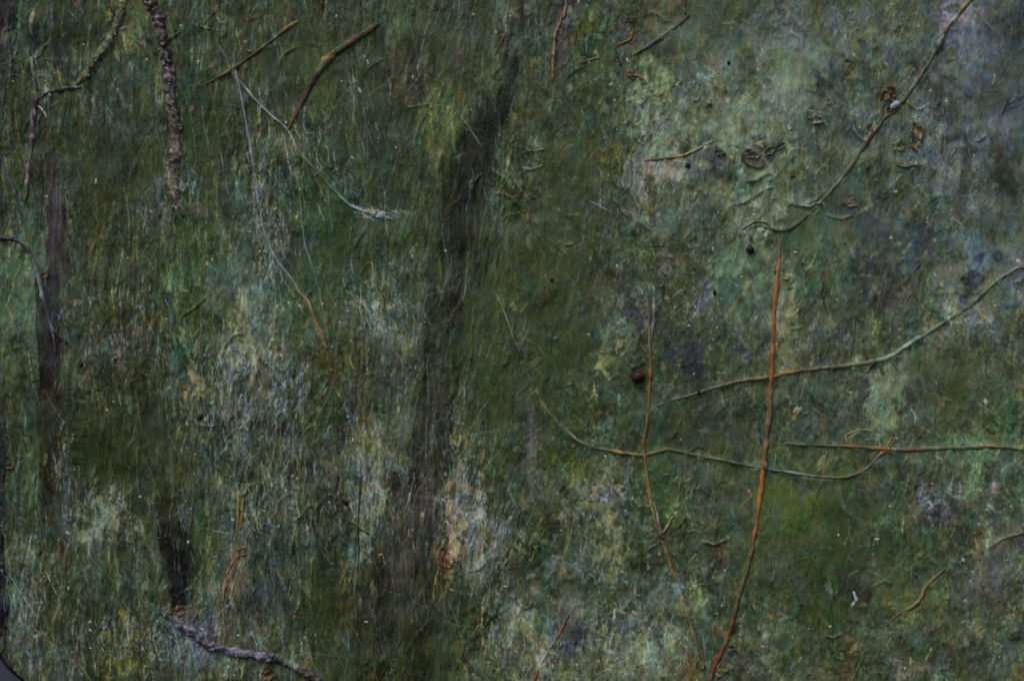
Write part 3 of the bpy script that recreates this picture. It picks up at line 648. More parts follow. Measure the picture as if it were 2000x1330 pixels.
     [(443, 1256), (438, 1220), (437, 1180), (440, 1145), (448, 1112), (462, 1090), (474, 1070)], [3, 4, 4.5, 5, 5, 3], [(98, 70, 52), (112, 84, 62), (104, 72, 50), (120, 84, 58), (98, 64, 44), (130, 76, 44)], 0.6, .2),
    ("twig", "small forked olive twig beside the kinked tan stem at its lower joint", [(1289, 1046), (1302, 1028), (1312, 1010), (1322, 1002)], [4, 5, 5, 3], [(60, 50, 36), (98, 96, 60), (92, 90, 58)], 0.6, .1),
    ("plant_stem", "grey paper-wrapped stalk at the top of the kinked tan stem", [(1276, 560), (1277, 600), (1275, 640), (1271, 662)], [8, 9, 8, 4], [(98, 98, 88), (112, 110, 104), (92, 92, 84), (84, 80, 66)], 1.4, .08),
    ("twig", "small dark twig slanting into the kinked tan stem from the slate patch", [(1238, 608), (1248, 628), (1258, 646), (1263, 656)], [3.4, 4, 3.4], [(70, 70, 72), (44, 40, 40), (54, 50, 46)], 0.6, .08),
    ("plant_stem", "dark curved line-thin stem along the lower left side of the leaning trunk", [(790, 1230), (776, 1262), (758, 1296), (738, 1332), (728, 1352)], [2.4, 3, 3.2, 3], [(40, 36, 28), (34, 32, 24), (40, 38, 28)], 0.3, .05),
    ("plant_stem", "black hair-thin stem along the left edge under the dark strip", [(18, 150), (12, 180), (8, 215), (6, 255), (4, 290)], [2.6, 3.6, 3.4, 2.4], [(40, 36, 30), (30, 27, 26), (34, 32, 28)], 0.3, .06),
    ("plant_stem", "black hair-thin upright stem right of the violet-brown twig", [(81, 300), (84, 335), (86, 370), (84, 400), (83, 425)], [2.4, 3.6, 3.4, 2.4], [(36, 32, 30), (28, 26, 26), (38, 34, 32)], 0.3, .06),
]

# the varnish levels the finest relief
H_low = np.fft.irfft2(np.fft.rfft2(H) * np.exp(-2 * (math.pi * 4.5) ** 2 * (FX ** 2 + FY ** 2)), s=(NY, NX)).astype(np.float32)
H = H_low + 0.66 * (H - H_low)
for tw in TWIGS:
    w = np.mean(tw[3])
    if tw[5] > 0:                                          # the paper skin rises towards the buried stem
        ridge(tw[2], tw[5] * 0.75, w * 1.0, w * 1.0, PG if tw[5] >= 1.6 else None, 0.35, taper=True)

# ragged left border of the paint layer, bare board beyond it
edge = np.interp(vs, [-140, 1240, 1258, 1268, 1280, 1292, 1306, 1318, 1330, 1345, 1440], [-70, -70, -24, -8, 2, 9, 20, 32, 44, 60, 110]).astype(np.float32)
jag = 1.5 * fbm(61, 12, 160, 1.4)
cover = UU + jag - edge[:, None]
bottom = 1420 - VV + jag
lip = np.clip(np.minimum(cover, bottom) / 7.0, 0, 1)
H = (H + 7.0) * np.sqrt(lip) - 1.5 * (1 - lip)
H = np.maximum(H, -1.5)
# thin milky glazes; at upper right they paint in pale sky sheen
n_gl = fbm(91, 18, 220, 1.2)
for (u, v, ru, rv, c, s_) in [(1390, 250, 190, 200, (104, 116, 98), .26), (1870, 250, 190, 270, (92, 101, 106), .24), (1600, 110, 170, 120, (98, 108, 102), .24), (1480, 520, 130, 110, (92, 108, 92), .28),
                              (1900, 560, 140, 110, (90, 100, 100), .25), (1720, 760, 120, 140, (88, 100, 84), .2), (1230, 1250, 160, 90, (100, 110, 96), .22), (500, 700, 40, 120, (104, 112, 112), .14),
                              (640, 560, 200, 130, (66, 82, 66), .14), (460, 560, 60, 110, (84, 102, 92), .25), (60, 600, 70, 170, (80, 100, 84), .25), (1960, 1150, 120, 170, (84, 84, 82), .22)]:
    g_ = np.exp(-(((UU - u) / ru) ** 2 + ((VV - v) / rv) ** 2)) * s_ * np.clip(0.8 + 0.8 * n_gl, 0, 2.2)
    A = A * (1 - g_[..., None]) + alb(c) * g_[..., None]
# last accents over the glazes
for item in '''1660 140 34 22 46 47 50|1608 178 42 9 50 54 56|1545 38 26 8 56 60 66|1402 318 24 26 54 50 58|1470 312 30 10 62 54 56|1335 700 24 70 46 49 52|1300 615 22 40 46 52 44
894 1056 11 26 132 120 92|872 1092 10 22 104 78 54|893 925 9 50 108 100 80|505 645 15 48 124 124 114|690 1080 11 38 104 118 112|1285 338 38 24 116 112 106|1262 345 16 30 92 92 84
343 1105 22 52 25 23 25|1900 535 30 18 48 53 62|1800 480 26 40 54 56 64|1830 985 36 26 54 53 62|1700 425 60 34 56 62 60|1885 305 16 60 52 57 52
1955 330 16 60 46 52 40|1760 560 30 40 60 62 62|1690 545 26 40 50 55 52|1830 200 20 40 48 54 46|735 594 22 14 118 122 110|215 1012 40 18 104 112 94|380 770 12 34 118 114 84
1530 590 14 80 100 102 80|1285 205 18 60 100 116 90|1330 255 40 12 100 112 92|1440 215 24 50 98 108 92|1182 722 10 10 104 110 70|1190 1055 18 66 94 102 76|1555 798 14 10 108 94 44
1560 985 50 36 66 80 40|1240 625 16 36 48 48 56|1490 1178 8 14 116 92 46|243 1240 5 66 94 92 40|1730 770 18 60 92 104 84|1870 12 30 12 108 106 124|60 520 40 40 74 94 74'''.replace("\n", "|").split("|"):
    f = [float(x) for x in item.split()]
    patch(*f[:4], f[4:7], s=0.6, rag=0.45)
paint_trunk("violet", [(104, 300), (112, 430), (112, 520), (106, 600), (103, 680), (96, 760)], [16, 20, 22, 25, 25, 14],
            [(38, 38, 30), (52, 46, 52), (52, 46, 56), (34, 27, 36), (32, 25, 34), (42, 36, 30)], seed=2, dark_side=-0.5, s=0.6)
n_h1, n_h2, n_h3 = fbm(81, 6, 90, 1.0, 1, 0.45), fbm(82, 5, 70, 0.95, 1, 0.5), fbm(83, 8, 120, 1.0, 1, 0.6)
A *= np.exp(0.13 * n_h2 * (1 - 0.5 * calm))[..., None]
A[..., 2] *= np.exp(-0.12 * n_h1)
A[..., 0] *= np.exp(0.05 * n_h1 + 0.04 * n_h3)
A[..., 1] *= np.exp(-0.02 * n_h3)
lum = A @ np.array([0.25, 0.6, 0.15], np.float32)
A = A * (np.where(lum < 0.125, (lum / 0.125) ** 0.56, (lum / 0.125) ** 0.32))[..., None]
lum = (A @ np.array([0.25, 0.6, 0.15], np.float32))[..., None]
A = lum + (A - lum) * 1.1
A *= np.array([1.02, 1.0, 0.93], np.float32)
A = np.clip(A, 0.004, 0.82)


def surf(u, v):
    i = min(max((v - V0) / DS, 0), NY - 2)
    j = min(max((u - U0) / DS, 0), NX - 2)
    i0, j0 = int(i), int(j)
    a, b = i - i0, j - j0
    return (H[i0, j0] * (1 - a) * (1 - b) + H[i0, j0 + 1] * (1 - a) * b + H[i0 + 1, j0] * a * (1 - b) + H[i0 + 1, j0 + 1] * a * b)


# ------------------------------------------------------------------ materials
def nodes(name):
    m_ = bpy.data.materials.new(name)
    m_.use_nodes = True
    nt = m_.node_tree
    return m_, nt, nt.nodes["Principled BSDF"]


def attr_mat(name, rough=(0.4, 0.7), fine=1500.0, bump=0.25, stretch=(1, 1, 1), var=0.3, spec=0.36, bdist=0.0006):
    m_, nt, bs = nodes(name)
    N, L = nt.nodes, nt.links
    at = N.new("ShaderNodeAttribute")
    at.attribute_name = "pigment"
    tc = N.new("ShaderNodeTexCoord")
    mp = N.new("ShaderNodeMapping")
    mp.inputs["Scale"].default_value = stretch
    L.new(tc.outputs["Object"], mp.inputs["Vector"])
    no = N.new("ShaderNodeTexNoise")
    no.inputs["Scale"].default_value = fine
    no.inputs["Detail"].default_value = 4
    no.inputs["Roughness"].default_value = 0.65
    L.new(mp.outputs["Vector"], no.inputs["Vector"])
    mr = N.new("ShaderNodeMapRange")
    mr.inputs["From Min"].default_value = 0.25
    mr.inputs["From Max"].default_value = 0.75
    mr.inputs["To Min"].default_value = 1 - var
    mr.inputs["To Max"].default_value = 1 + var
    L.new(no.outputs["Fac"], mr.inputs["Value"])
    vm = N.new("ShaderNodeVectorMath")
    vm.operation = 'SCALE'
    L.new(at.outputs["Color"], vm.inputs[0])
    L.new(mr.outputs["Result"], vm.inputs["Scale"])
    L.new(vm.outputs["Vector"], bs.inputs["Base Color"])
    n2 = N.new("ShaderNodeTexNoise")
    n2.inputs["Scale"].default_value = 45
    n2.inputs["Detail"].default_value = 5
    L.new(tc.outputs["Object"], n2.inputs["Vector"])
    m2 = N.new("ShaderNodeMapRange")
    m2.inputs["From Min"].default_value = 0.3
    m2.inputs["From Max"].default_value = 0.7
    m2.inputs["To Min"].default_value = rough[0]
    m2.inputs["To Max"].default_value = rough[1]
    L.new(n2.outputs["Fac"], m2.inputs["Value"])
    L.new(m2.outputs["Result"], bs.inputs["Roughness"])
    bs.inputs["Specular IOR Level"].default_value = spec
    bp = N.new("ShaderNodeBump")
    bp.inputs["Strength"].default_value = bump
    bp.inputs["Distance"].default_value = bdist
    L.new(no.outputs["Fac"], bp.inputs["Height"])
    L.new(bp.outputs["Normal"], bs.inputs["Normal"])
    return m_


def noise_mat(name, c1, c2, scale, rough=0.6, bump=0.4, dist=0.001, stretch=(1, 1, 1)):
    m_, nt, bs = nodes(name)
    N, L = nt.nodes, nt.links
    tc = N.new("ShaderNodeTexCoord")
    mp = N.new("ShaderNodeMapping")
    mp.inputs["Scale"].default_value = stretch
    L.new(tc.outputs["Object"], mp.inputs["Vector"])
    no = N.new("ShaderNodeTexNoise")
    no.inputs["Scale"].default_value = scale
    no.inputs["Detail"].default_value = 6
    no.inputs["Roughness"].default_value = 0.65
    L.new(mp.outputs["Vector"], no.inputs["Vector"])
    cr = N.new("ShaderNodeValToRGB")
    cr.color_ramp.elements[0].position = 0.35
    cr.color_ramp.elements[1].position = 0.65
    cr.color_ramp.elements[0].color = (*[float(x) for x in alb(c1)], 1)
    cr.color_ramp.elements[1].color = (*[float(x) for x in alb(c2)], 1)
    L.new(no.outputs["Fac"], cr.inputs["Fac"])
    L.new(cr.outputs["Color"], bs.inputs["Base Color"])
    bs.inputs["Roughness"].default_value = rough
    bs.inputs["Specular IOR Level"].default_value = 0.25
    bp = N.new("ShaderNodeBump")
    bp.inputs["Strength"].default_value = bump
    bp.inputs["Distance"].default_value = dist
    L.new(no.outputs["Fac"], bp.inputs["Height"])
    L.new(bp.outputs["Normal"], bs.inputs["Normal"])
    return m_


M_PAINT = attr_mat("layered_paint", (0.27, 0.52), 1100, 0.08, (1, 1, 0.3), 0.18)
M_BARK = attr_mat("bark", (0.45, 0.7), 900, 0.5, (1, 1, 1), 0.4)
M_BOARD = noise_mat("dark_board", (22, 20, 30), (30, 27, 38), 60, 0.8, 0.3)
M_WALL = noise_mat("grey_plaster", (60, 60, 74), (70, 70, 84), 40, 0.9, 0.2)


def tag(o, label=None, cat=None, group=None, kind=None):
    if label:
        o["label"] = label
    if cat:
        o["category"] = cat
    if group:
        o["group"] = group
    if kind:
        o["kind"] = kind
    return o


def mesh_obj(name, verts, faces, mat, parent=None, cols=None, smooth=True):
    verts = np.asarray(verts, dtype=np.float64)
    org = np.array(parent.location) if parent else verts.mean(0)
    verts = verts - org
    me = bpy.data.meshes.new(name)
    me.from_pydata([tuple(map(float, p)) for p in verts], [], [tuple(map(int, f_)) for f_ in faces])
    if smooth:
        me.polygons.foreach_set("use_smooth", np.ones(len(me.polygons), bool))
    if cols is not None:
        a = me.attributes.new("pigment", 'FLOAT_COLOR', 'POINT')
        c4 = np.ones((len(verts), 4), np.float32)
        c4[:, :3] = cols
        a.data.foreach_set("color", c4.ravel())
    me.materials.append(mat)
    me.update()
    o = bpy.data.objects.new(name, me)
    COL.objects.link(o)
    if parent:
        o.parent = parent
    else:
        o.location = org
    return o


# ------------------------------------------------------------------ setting: wall behind the panel
x0, z0, _ = 0, 0, 0
wv = [P(-1500, -1200, -140), P(3500, -1200, -140), P(3500, 2100, -140), P(-1500, 2100, -140)]
wv += [(p[0], p[1] + 0.05, p[2]) for p in wv]
wall = mesh_obj("wall", wv, [(0, 3, 2, 1), (4, 5, 6, 7), (0, 1, 5, 4), (1, 2, 6, 5), (2, 3, 7, 6), (3, 0, 4, 7)], M_WALL, smooth=False)
tag(wall, kind="structure")

# ------------------------------------------------------------------ the panel
panel = bpy.data.objects.new("painted_panel", None)
COL.objects.link(panel)
panel.location = P(1075, 1450, -20)
tag(panel, "large mossy green painted panel of layered paint and crumpled tissue, dark painted trunks", "painting")

outline = [(-60, -150), (2210, -150), (2210, 1450), (96, 1450), (62, 1352), (38, 1327), (23, 1314), (11, 1303), (3, 1292), (-8, 1279), (-24, 1266), (-60, 1258)]
bv = [P(u, v, -0.5) for u, v in outline] + [P(u, v, -40) for u, v in outline]
n = len(outline)
bf = [tuple(range(n))[::-1], tuple(range(n, 2 * n))] + [(i, (i + 1) % n, n + (i + 1) % n, n + i) for i in range(n)]
board = mesh_obj("board", bv, bf, M_BOARD, panel, smooth=False)
tag(board, "bare dark violet board edge")

# grid: every column and row inside the picture, every third in the margins
jj = np.array([j for j in range(NX) if (-20 < us[j] < 2020) or j % 4 == 0 or j == NX - 1])
ii = np.array([i for i in range(NY) if (-20 < vs[i] < 1350) or i % 4 == 0 or i == NY - 1])
gu, gv = UU[np.ix_(ii, jj)], VV[np.ix_(ii, jj)]
gh, ga = H[np.ix_(ii, jj)], A[np.ix_(ii, jj)]
keep = (cover > -1.5)[np.ix_(ii, jj)] & (bottom > -1.5)[np.ix_(ii, jj)]
ny, nx = gu.shape
VCO = np.stack([(gu - 1000) * MM, -gh * MM, (665 - gv) * MM + ZC], -1).reshape(-1, 3).astype(np.float32)
VCOL = ga.reshape(-1, 3)
idx = np.arange(ny * nx).reshape(ny, nx)
quads = np.stack([idx[:-1, :-1], idx[1:, :-1], idx[1:, 1:], idx[:-1, 1:]], -1)
ok = keep[:-1, :-1] & keep[1:, :-1] & keep[1:, 1:] & keep[:-1, 1:]
partmap = np.zeros((ny - 1, nx - 1), np.int32)
KEYS = [("leaning", "painted_trunk", "leaning charcoal and olive painted trunk"), ("violet", "painted_trunk", "dark violet painted trunk near the left edge"),
        ("umber", "painted_trunk", "umber brown painted trunk below the violet one"), ("black", "painted_trunk", "short black painted trunk at the bottom left"),
        ("edge", "dark_paint_strip", "dark violet strip of paint at the top left edge"), ("edge_low", "dark_paint_strip", "near black strip of paint at the lower left edge"), ("small", "painted_branch", "slim slate painted branch left of the leaning trunk"),
        ("grey", "painted_branch", "slim pale grey upright painted branch"), ("flap_shadow", "painted_shadow", "violet grey painted shadow of the torn paper at the top")]
for q, (k, _, _) in enumerate(KEYS):
    partmap[trunks[k][np.ix_(ii, jj)][:-1, :-1]] = q + 1


def sheet(name, mask, label=None):
    qd = quads[mask]
    if len(qd) == 0:
        return None
    used, inv = np.unique(qd.ravel(), return_inverse=True)
    me = bpy.data.meshes.new(name)
    me.vertices.add(len(used))
    me.vertices.foreach_set("co", (VCO[used] - np.array(panel.location, np.float32)).ravel())
    me.loops.add(len(inv))
    me.loops.foreach_set("vertex_index", inv.astype(np.int32))
    me.polygons.add(len(qd))
    me.polygons.foreach_set("loop_start", np.arange(0, len(inv), 4, dtype=np.int32))
    me.polygons.foreach_set("loop_total", np.full(len(qd), 4, np.int32))
    me.update(calc_edges=True)
    me.polygons.foreach_set("use_smooth", np.ones(len(qd), bool))
    a = me.attributes.new("pigment", 'FLOAT_COLOR', 'POINT')
    c4 = np.ones((len(used), 4), np.float32)
    c4[:, :3] = VCOL[used]
    a.data.foreach_set("color", c4.ravel())
    me.materials.append(M_PAINT)
    o = bpy.data.objects.new(name, me)
    COL.objects.link(o)
    o.parent = panel
    if label:
        o["label"] = label
    return o


sheet("paint_layer", ok & (partmap == 0), "layered green paint over crumpled tissue")
for q, (k, nm, lb) in enumerate(KEYS):
    sheet(nm, ok & (partmap == q + 1), lb)


# ------------------------------------------------------------------ twigs and stems
def tube(pts, widths, cols, gnarl, seed, cov=0.3, flat=0.62, sink=0.25, ns=9, step=3.6):
    r = np.random.default_rng(seed)
    c = spline(pts, step)
    nn = len(c)
    k = np.linspace(0, 1, nn)
    rad = (0.53 if max(widths) > 12 else 0.42) * np.interp(k, np.linspace(0, 1, len(widths)), widths)
    rn = np.convolve(r.standard_normal(nn + 8), np.ones(5) / 5, 'same')[4:-4] * 2.0
    rad = np.maximum(rad * (1 + (0.45 * gnarl if max(widths) > 12 else gnarl + 0.05) * rn), 0.9)
    for _ in range(int(nn / 18)):                       # joints
        q = r.uniform(0.04, 0.96) * nn
        rad *= 1 + r.uniform(0.1, 0.4) * (0.3 if max(widths) > 12 else 0.4 + 2 * gnarl) * np.exp(-((np.arange(nn) - q) / 1.3) ** 2)
    tg = np.gradient(c, axis=0)
    tg /= np.maximum(np.linalg.norm(tg, axis=1), 1e-6)[:, None]
    nr = np.stack([-tg[:, 1], tg[:, 0]], -1)
    c = c + nr * (gnarl * 4 * np.convolve(r.standard_normal(nn + 12), np.ones(9) / 9, 'same')[6:-6])[:, None] * np.minimum(rad, 6)[:, None] * 0.5
    hs = np.array([surf(*p) for p in c])
    hs = np.convolve(np.pad(hs, 4, mode='edge'), np.ones(9) / 9, 'valid')
    cc = np.array([alb(x) * (0.95 if max(widths) > 6 else 1.3) for x in cols])
    # colours along the stem, broken up
    kc = np.clip(k + np.convolve(r.standard_normal(nn + 8), np.ones(5) / 5, 'same')[4:-4] * 0.03, 0, 1)
    col = np.stack([np.interp(kc, np.linspace(0, 1, len(cc)), cc[:, i]) for i in range(3)], -1)
    vv, vc, ff = [], [], []
    ang = np.arange(ns) * 2 * math.pi / ns
    sn = np.sin(ang) * 0.5 + 0.5
    rr = r.standard_normal((nn, ns))
    rr = (rr + np.roll(rr, 1, 0) + np.roll(rr, -1, 0)) / 1.7
    gray = np.array(alb((118, 116, 112)))
    cv = np.convolve(r.standard_normal(nn + 24), np.hanning(19), 'same')[12:-12]
    cv = cv / max(cv.std(), 1e-6)
    bury = (0.75 if cov > 0.5 else 0.4) * sstep(0.1, 1.3, cv + 1.7 * (cov - 0.5)) if cov > 0.02 and max(widths) < 13 else np.zeros(nn)
    for i in range(nn):
        e = min(i, nn - 1 - i)
        q = rad[i] * (0.55 if e == 0 else 1.0)
        for s in range(ns):
            q2 = q * (1 + (0.05 + gnarl * 0.8) * rr[i, s])
            a_ = math.cos(ang[s]) * q2
            b_ = math.sin(ang[s]) * q2
            vv.append(P(c[i, 0] + nr[i, 0] * a_, c[i, 1] + nr[i, 1] * a_, hs[i] + q * (0.35 - sink) + b_ * flat - bury[i] * q))
            m_ = col[i] * math.exp(0.22 * rr[i, s] + 0.18 * rn[i])
            if gnarl > 0.12 and rr[i, s] > 0.8:
                m_ = 0.3 * m_ + 0.7 * gray
            # paint dragged over the stem in places
            k_ = float(sstep(0.0, 0.8, cv[i] + 0.45 * rr[i, s] + 1.7 * (cov - 0.5)))
            if k_ > 0:
                m_ = m_ * (1 - 0.85 * k_) + 0.85 * k_ * np.minimum(bilin(A, c[i, 0] + nr[i, 0] * 7, c[i, 1] + nr[i, 1] * 7) * 1.4, .6)
            vc.append(np.minimum(m_, 0.8))
    for i in range(nn - 1):
        for s in range(ns):
            s2 = (s + 1) % ns
            ff.append((i * ns + s, i * ns + s2, (i + 1) * ns + s2, (i + 1) * ns + s))
    ff.append(tuple(range(ns))[::-1])
    ff.append(tuple((nn - 1) * ns + s for s in range(ns)))
    return vv, ff, np.array(vc)


CATS = {"plant_stem": "stem", "twig": "twig", "bark_branch": "branch", "tendril": "tendril", "straw": "straw"}
twig_objs = []
for q, (nm, lb, pts, wd, cols, tent, gn) in enumerate(TWIGS):
    big = max(wd) > 12
    vv, ff, vc = tube(pts, wd, cols, gn, 500 + q, 0.02 if q < 1 else 0.08 if q < 2 else 0.42 if 'arching' in lb else 0.52 if 'stepping' in lb else 0.3 if 'purple-grey' in lb else 0.14 if max(wd) < 6 else min(0.1 + 0.15 * tent, 0.45), sink=0.25 + 0.12 * (tent > 1.5), ns=14 if big else 9, step=2.6 if big else 3.6)
    o = mesh_obj(nm, vv, ff, M_BARK, None, vc)
    tag(o, lb, CATS[nm], "stems and twigs stuck into the paint")
    twig_objs.append(o)


by = {o["label"]: o for o in twig_objs}


def shoot(key, name, pts, wd, cols, gn=0.1, sink=0.2):
    par = next(o for l_, o in by.items() if key in l_)
    vv_, ff_, vc_ = tube(pts, wd, cols, gn, int(pts[0][0]), 0.1, sink=sink)
    mesh_obj(name, vv_, ff_, M_BARK, par, vc_)


shoot("thick bent brown", "knot", [(646, 110), (638, 120), (631, 131)], [10, 18, 9], [OC, (120, 98, 58), OC])
shoot("straight dark brown", "bud", [(494, 104), (488, 101), (482, 100)], [5, 8, 3], [(104, 96, 50), OC])
shoot("straight dark brown", "bud", [(458, 132), (456, 138), (458, 144)], [5, 7, 3], [(96, 88, 48), OC])
shoot("sagging", "side_shoot", [(1152, 870), (1158, 860), (1164, 846)], [5, 4, 2.6], [(92, 84, 50), OC])
shoot("sagging", "side_shoot", [(1735, 873), (1728, 880), (1738, 884)], [4, 5, 3], [(112, 76, 42), BR])
shoot("kinked tan", "side_shoot", [(1322, 890), (1328, 925), (1326, 962), (1320, 992)], [2.6, 3.4, 3.4, 2.6], [(72, 72, 46), (86, 82, 54), (70, 70, 44)])
shoot("kinked tan", "knot", [(1256, 856), (1258, 862), (1257, 869)], [8, 12, 8], [(92, 70, 46), (80, 60, 42)])
shoot("kinked tan", "knot", [(1284, 1040), (1290, 1048), (1296, 1054)], [7, 12, 6], [(60, 50, 40), (74, 62, 46)])
shoot("kinked tan", "side_shoot", [(1276, 980), (1284, 1010), (1290, 1044)], [3, 6, 5], [(104, 100, 84), (96, 92, 74), (70, 62, 48)])
shoot("rising branch", "side_shoot", [(1738, 700), (1746, 712), (1752, 726)], [5, 4, 2.6], [GR, (78, 76, 56)])
shoot("rising branch", "knot", [(1694, 706), (1704, 707), (1714, 705)], [8, 13, 8], [PG, (96, 92, 70)])
shoot("level brown", "side_shoot", [(1730, 874), (1736, 862), (1744, 852)], [5, 4, 2.6], [(120, 76, 42), BR])
shoot("tall bright orange", "knot", [(1489, 900), (1492, 910), (1489, 920)], [10, 14, 9], [(110, 84, 52), (100, 80, 50)])
LATE_FLAKES = []
for key, cnt, c1, c2 in (("hanging from the top edge", 26, (120, 112, 106), (78, 68, 74)), ("lying across the bottom left", 22, (126, 120, 138), (84, 76, 92)), ("mossy and pale", 8, (112, 108, 84), (84, 80, 58))):
    tw = next(t_ for t_ in TWIGS if key in t_[1])
    c_ = spline(tw[2], 4.0)
    c_ = c_[(c_[:, 1] > 2) & (c_[:, 1] < 1328)]
    for k_ in range(cnt):
        p_ = c_[R.integers(len(c_))] + R.normal(0, 0.28 * np.mean(tw[3]), 2)
        LATE_FLAKES.append((key, p_, c1, c2, R.uniform(3.5, 7.5), R.uniform(50, 130)))

# ------------------------------------------------------------------ bits: leaves, berries, flakes
def crumple(u, v, size, asp, ang, curl, col1, col2, name, seed, parent=None, lift=2.0, nu=12, nv=9):
    """a curled scrap of leaf or paper with a ragged outline and a little thickness"""
    r = np.random.default_rng(seed)
    ca, sa = math.cos(math.radians(ang)), math.sin(math.radians(ang))
    ph = r.uniform(0, 6.28, 6)
    top, cols = [], []
    c1, c2 = np.array(alb(col1)), np.array(alb(col2))
    for i in range(nu + 1):
        x = i / nu * 2 - 1
        half = asp * (max(1 - abs(x) ** 2.2, 0.02)) ** 0.6 * (1 + 0.35 * math.sin(3 * x + ph[0]) + 0.3 * r.standard_normal())
        for j in range(nv + 1):
            y = (j / nv * 2 - 1) * half
            hh = lift + curl * (y / max(asp, 1e-3)) ** 2 * size * 0.35 + 0.10 * size * math.sin(4 * x + 3 * y / asp + ph[1]) + 0.07 * size * math.sin(7 * x + ph[2]) * math.cos(5 * y / asp + ph[3])
            hh += 0.05 * size * r.standard_normal() + curl * size * 0.2 * x * x
            uu = u + (x * ca - y * sa) * size
            v_ = v + (x * sa + y * ca) * size
            top.append((uu, v_, hh))
            k = r.random() * 0.7 + 0.3 * (abs(y) < 0.15 * asp)
            m_ = (c1 * (1 - k) + c2 * k) * math.exp(0.3 * r.standard_normal())
            m_ = 0.72 * m_ + 0.28 * bilin(A, uu, v_)
            if r.random() < 0.25:
                m_ = 0.4 * m_ + 0.6 * bilin(A, uu, v_)
            cols.append(m_)
    hs = surf(u, v)
    n_ = len(top)
    verts = [P(a, b, hs + c) for a, b, c in top] + [P(a, b, hs + c - 1.4) for a, b, c in top]
    ff = []
    W = nv + 1
    for i in range(nu):
        for j in range(nv):
            a = i * W + j
            ff.append((a, a + 1, a + W + 1, a + W))
            ff.append((n_ + a, n_ + a + W, n_ + a + W + 1, n_ + a + 1))
    rim = [j for j in range(W)] + [i * W + nv for i in range(1, nu + 1)] + [nu * W + j for j in range(nv - 1, -1, -1)] + [i * W for i in range(nu - 1, 0, -1)]
    for a, b in zip(rim, rim[1:] + rim[:1]):
        ff.append((b, a, n_ + a, n_ + b))
    return mesh_obj(name, verts, ff, M_BARK, parent, np.array(cols * 2))


for q, (key, p_, c1, c2, sz, an) in enumerate(LATE_FLAKES):          # loose plates of bark on the rough branches
    par = next(o for l_, o in by.items() if key in l_)
    crumple(p_[0], p_[1], sz, R.uniform(.35, .7), an, 0.4, c1, c2, "bark_flake", 1500 + q, par, lift=R.uniform(4, 7), nu=6, nv=4)

RUST, RUST2, STRAW = (112, 66, 38), (64, 40, 30), (140, 124, 78)
LEAVES = [
    ("dry_leaf", "rusty crumpled leaf holding a grey pebble on the olive stem", 1732, 186, 22, .55, -35, 1.0, RUST, RUST2),
    ("dry_leaf", "darker rusty leaf tucked under the leaf with the pebble", 1742, 208, 18, .4, -40, 1.2, (96, 54, 34), (48, 32, 26)),
    ("dry_leaf", "upright rust and ochre leaf right of the olive stem", 1788, 258, 24, .5, 70, 1.0, RUST, (150, 128, 64)),
    ("dry_leaf", "dark ochre leaf tip under the upright rust leaf", 1786, 284, 18, .5, 80, 1.0, (96, 66, 40), (120, 98, 54)),
    ("dry_leaf", "small yellow-green leaf left of the upright rust leaf", 1752, 286, 17, .7, 30, .6, (120, 122, 62), (86, 92, 50)),
    ("seed_pod", "round rust and pink seed pod beside the arch of the olive stem", 1660, 392, 17, .7, 100, .7, (120, 82, 66), (150, 128, 118)),
    ("dry_leaf", "small orange leaf at a joint of the olive stem, below the pebble", 1697, 252, 15, .35, -60, 1.0, (124, 74, 40), (80, 48, 32)),
    ("dry_leaf", "brown curled leaf scrap by the violet smudge, leftmost of three", 1406, 300, 14, .6, 20, 1.2, (78, 56, 40), (46, 34, 34)),
    ("dry_leaf", "dark curled leaf ring between the other two brown scraps", 1468, 304, 20, .4, 12, 1.6, (60, 42, 38), (92, 70, 54)),
    ("paper_curl", "lifted olive paper curl right of the dark curled leaf", 1512, 292, 26, .28, -25, 1.6, (108, 104, 66), (82, 84, 52)),
    ("dry_leaf", "pinkish scrap of leaf in the teal patch left of the olive stem", 1592, 236, 20, .35, 15, .8, (120, 92, 84), (150, 140, 138)),
    ("dry_leaf", "brown scrap below the straw-coloured chips at the bottom edge", 1430, 1268, 15, .5, 20, 1.0, (72, 50, 40), (110, 92, 84)),
    ("paper_curl", "straw-coloured chip beside the foot of the orange stem", 1404, 1306, 18, .55, 55, 1.0, STRAW, (104, 92, 56)),
    ("paper_curl", "smaller straw chip left of the foot of the orange stem", 1368, 1296, 17, .45, 80, .9, (122, 108, 66), (84, 76, 48)),
    ("paper_curl", "thin upright straw chip above the brown patch at the bottom", 1346, 1276, 18, .25, 95, .6, (118, 112, 66), (86, 84, 50)),
    ("bark_chip", "orange-brown bark chip at the foot of the peach patch", 874, 1090, 24, .5, 75, .7, (128, 82, 48), (84, 54, 36)),
    ("bark_chip", "small rusty chip below the black painted trunk", 352, 1190, 14, .6, 20, .8, (120, 66, 42), (88, 50, 38)),
    ("bark_chip", "rusty crumbs under the purple-grey branch near the bottom", 526, 1314, 18, .6, 10, .8, (112, 66, 50), (62, 46, 42)),
    ("bark_chip", "rusty chip at the top of the rusty fibrous stalk", 474, 1076, 13, .6, -50, .8, (134, 76, 44), (100, 60, 40)),
    ("bark_chip", "dark rust chip on the sage patch near the left edge", 88, 538, 12, .6, 0, .6, (112, 62, 44), (70, 44, 38)),
    ("dry_leaf", "wilted ochre leaf hanging along the violet torn paper, near the top", 1238, 150, 20, .3, 25, .8, (128, 104, 66), (92, 80, 52)),
    ("paper_curl", "pale hooked paper scrap at the lower left of the pale grey patch", 1262, 372, 14, .3, 100, .8, (138, 134, 120), (112, 112, 100)),
    ("bark_chip", "small orange chip at the left edge beside the lower near-black strip", 22, 912, 12, .5, 30, .7, (116, 70, 44), (72, 48, 38)),
]
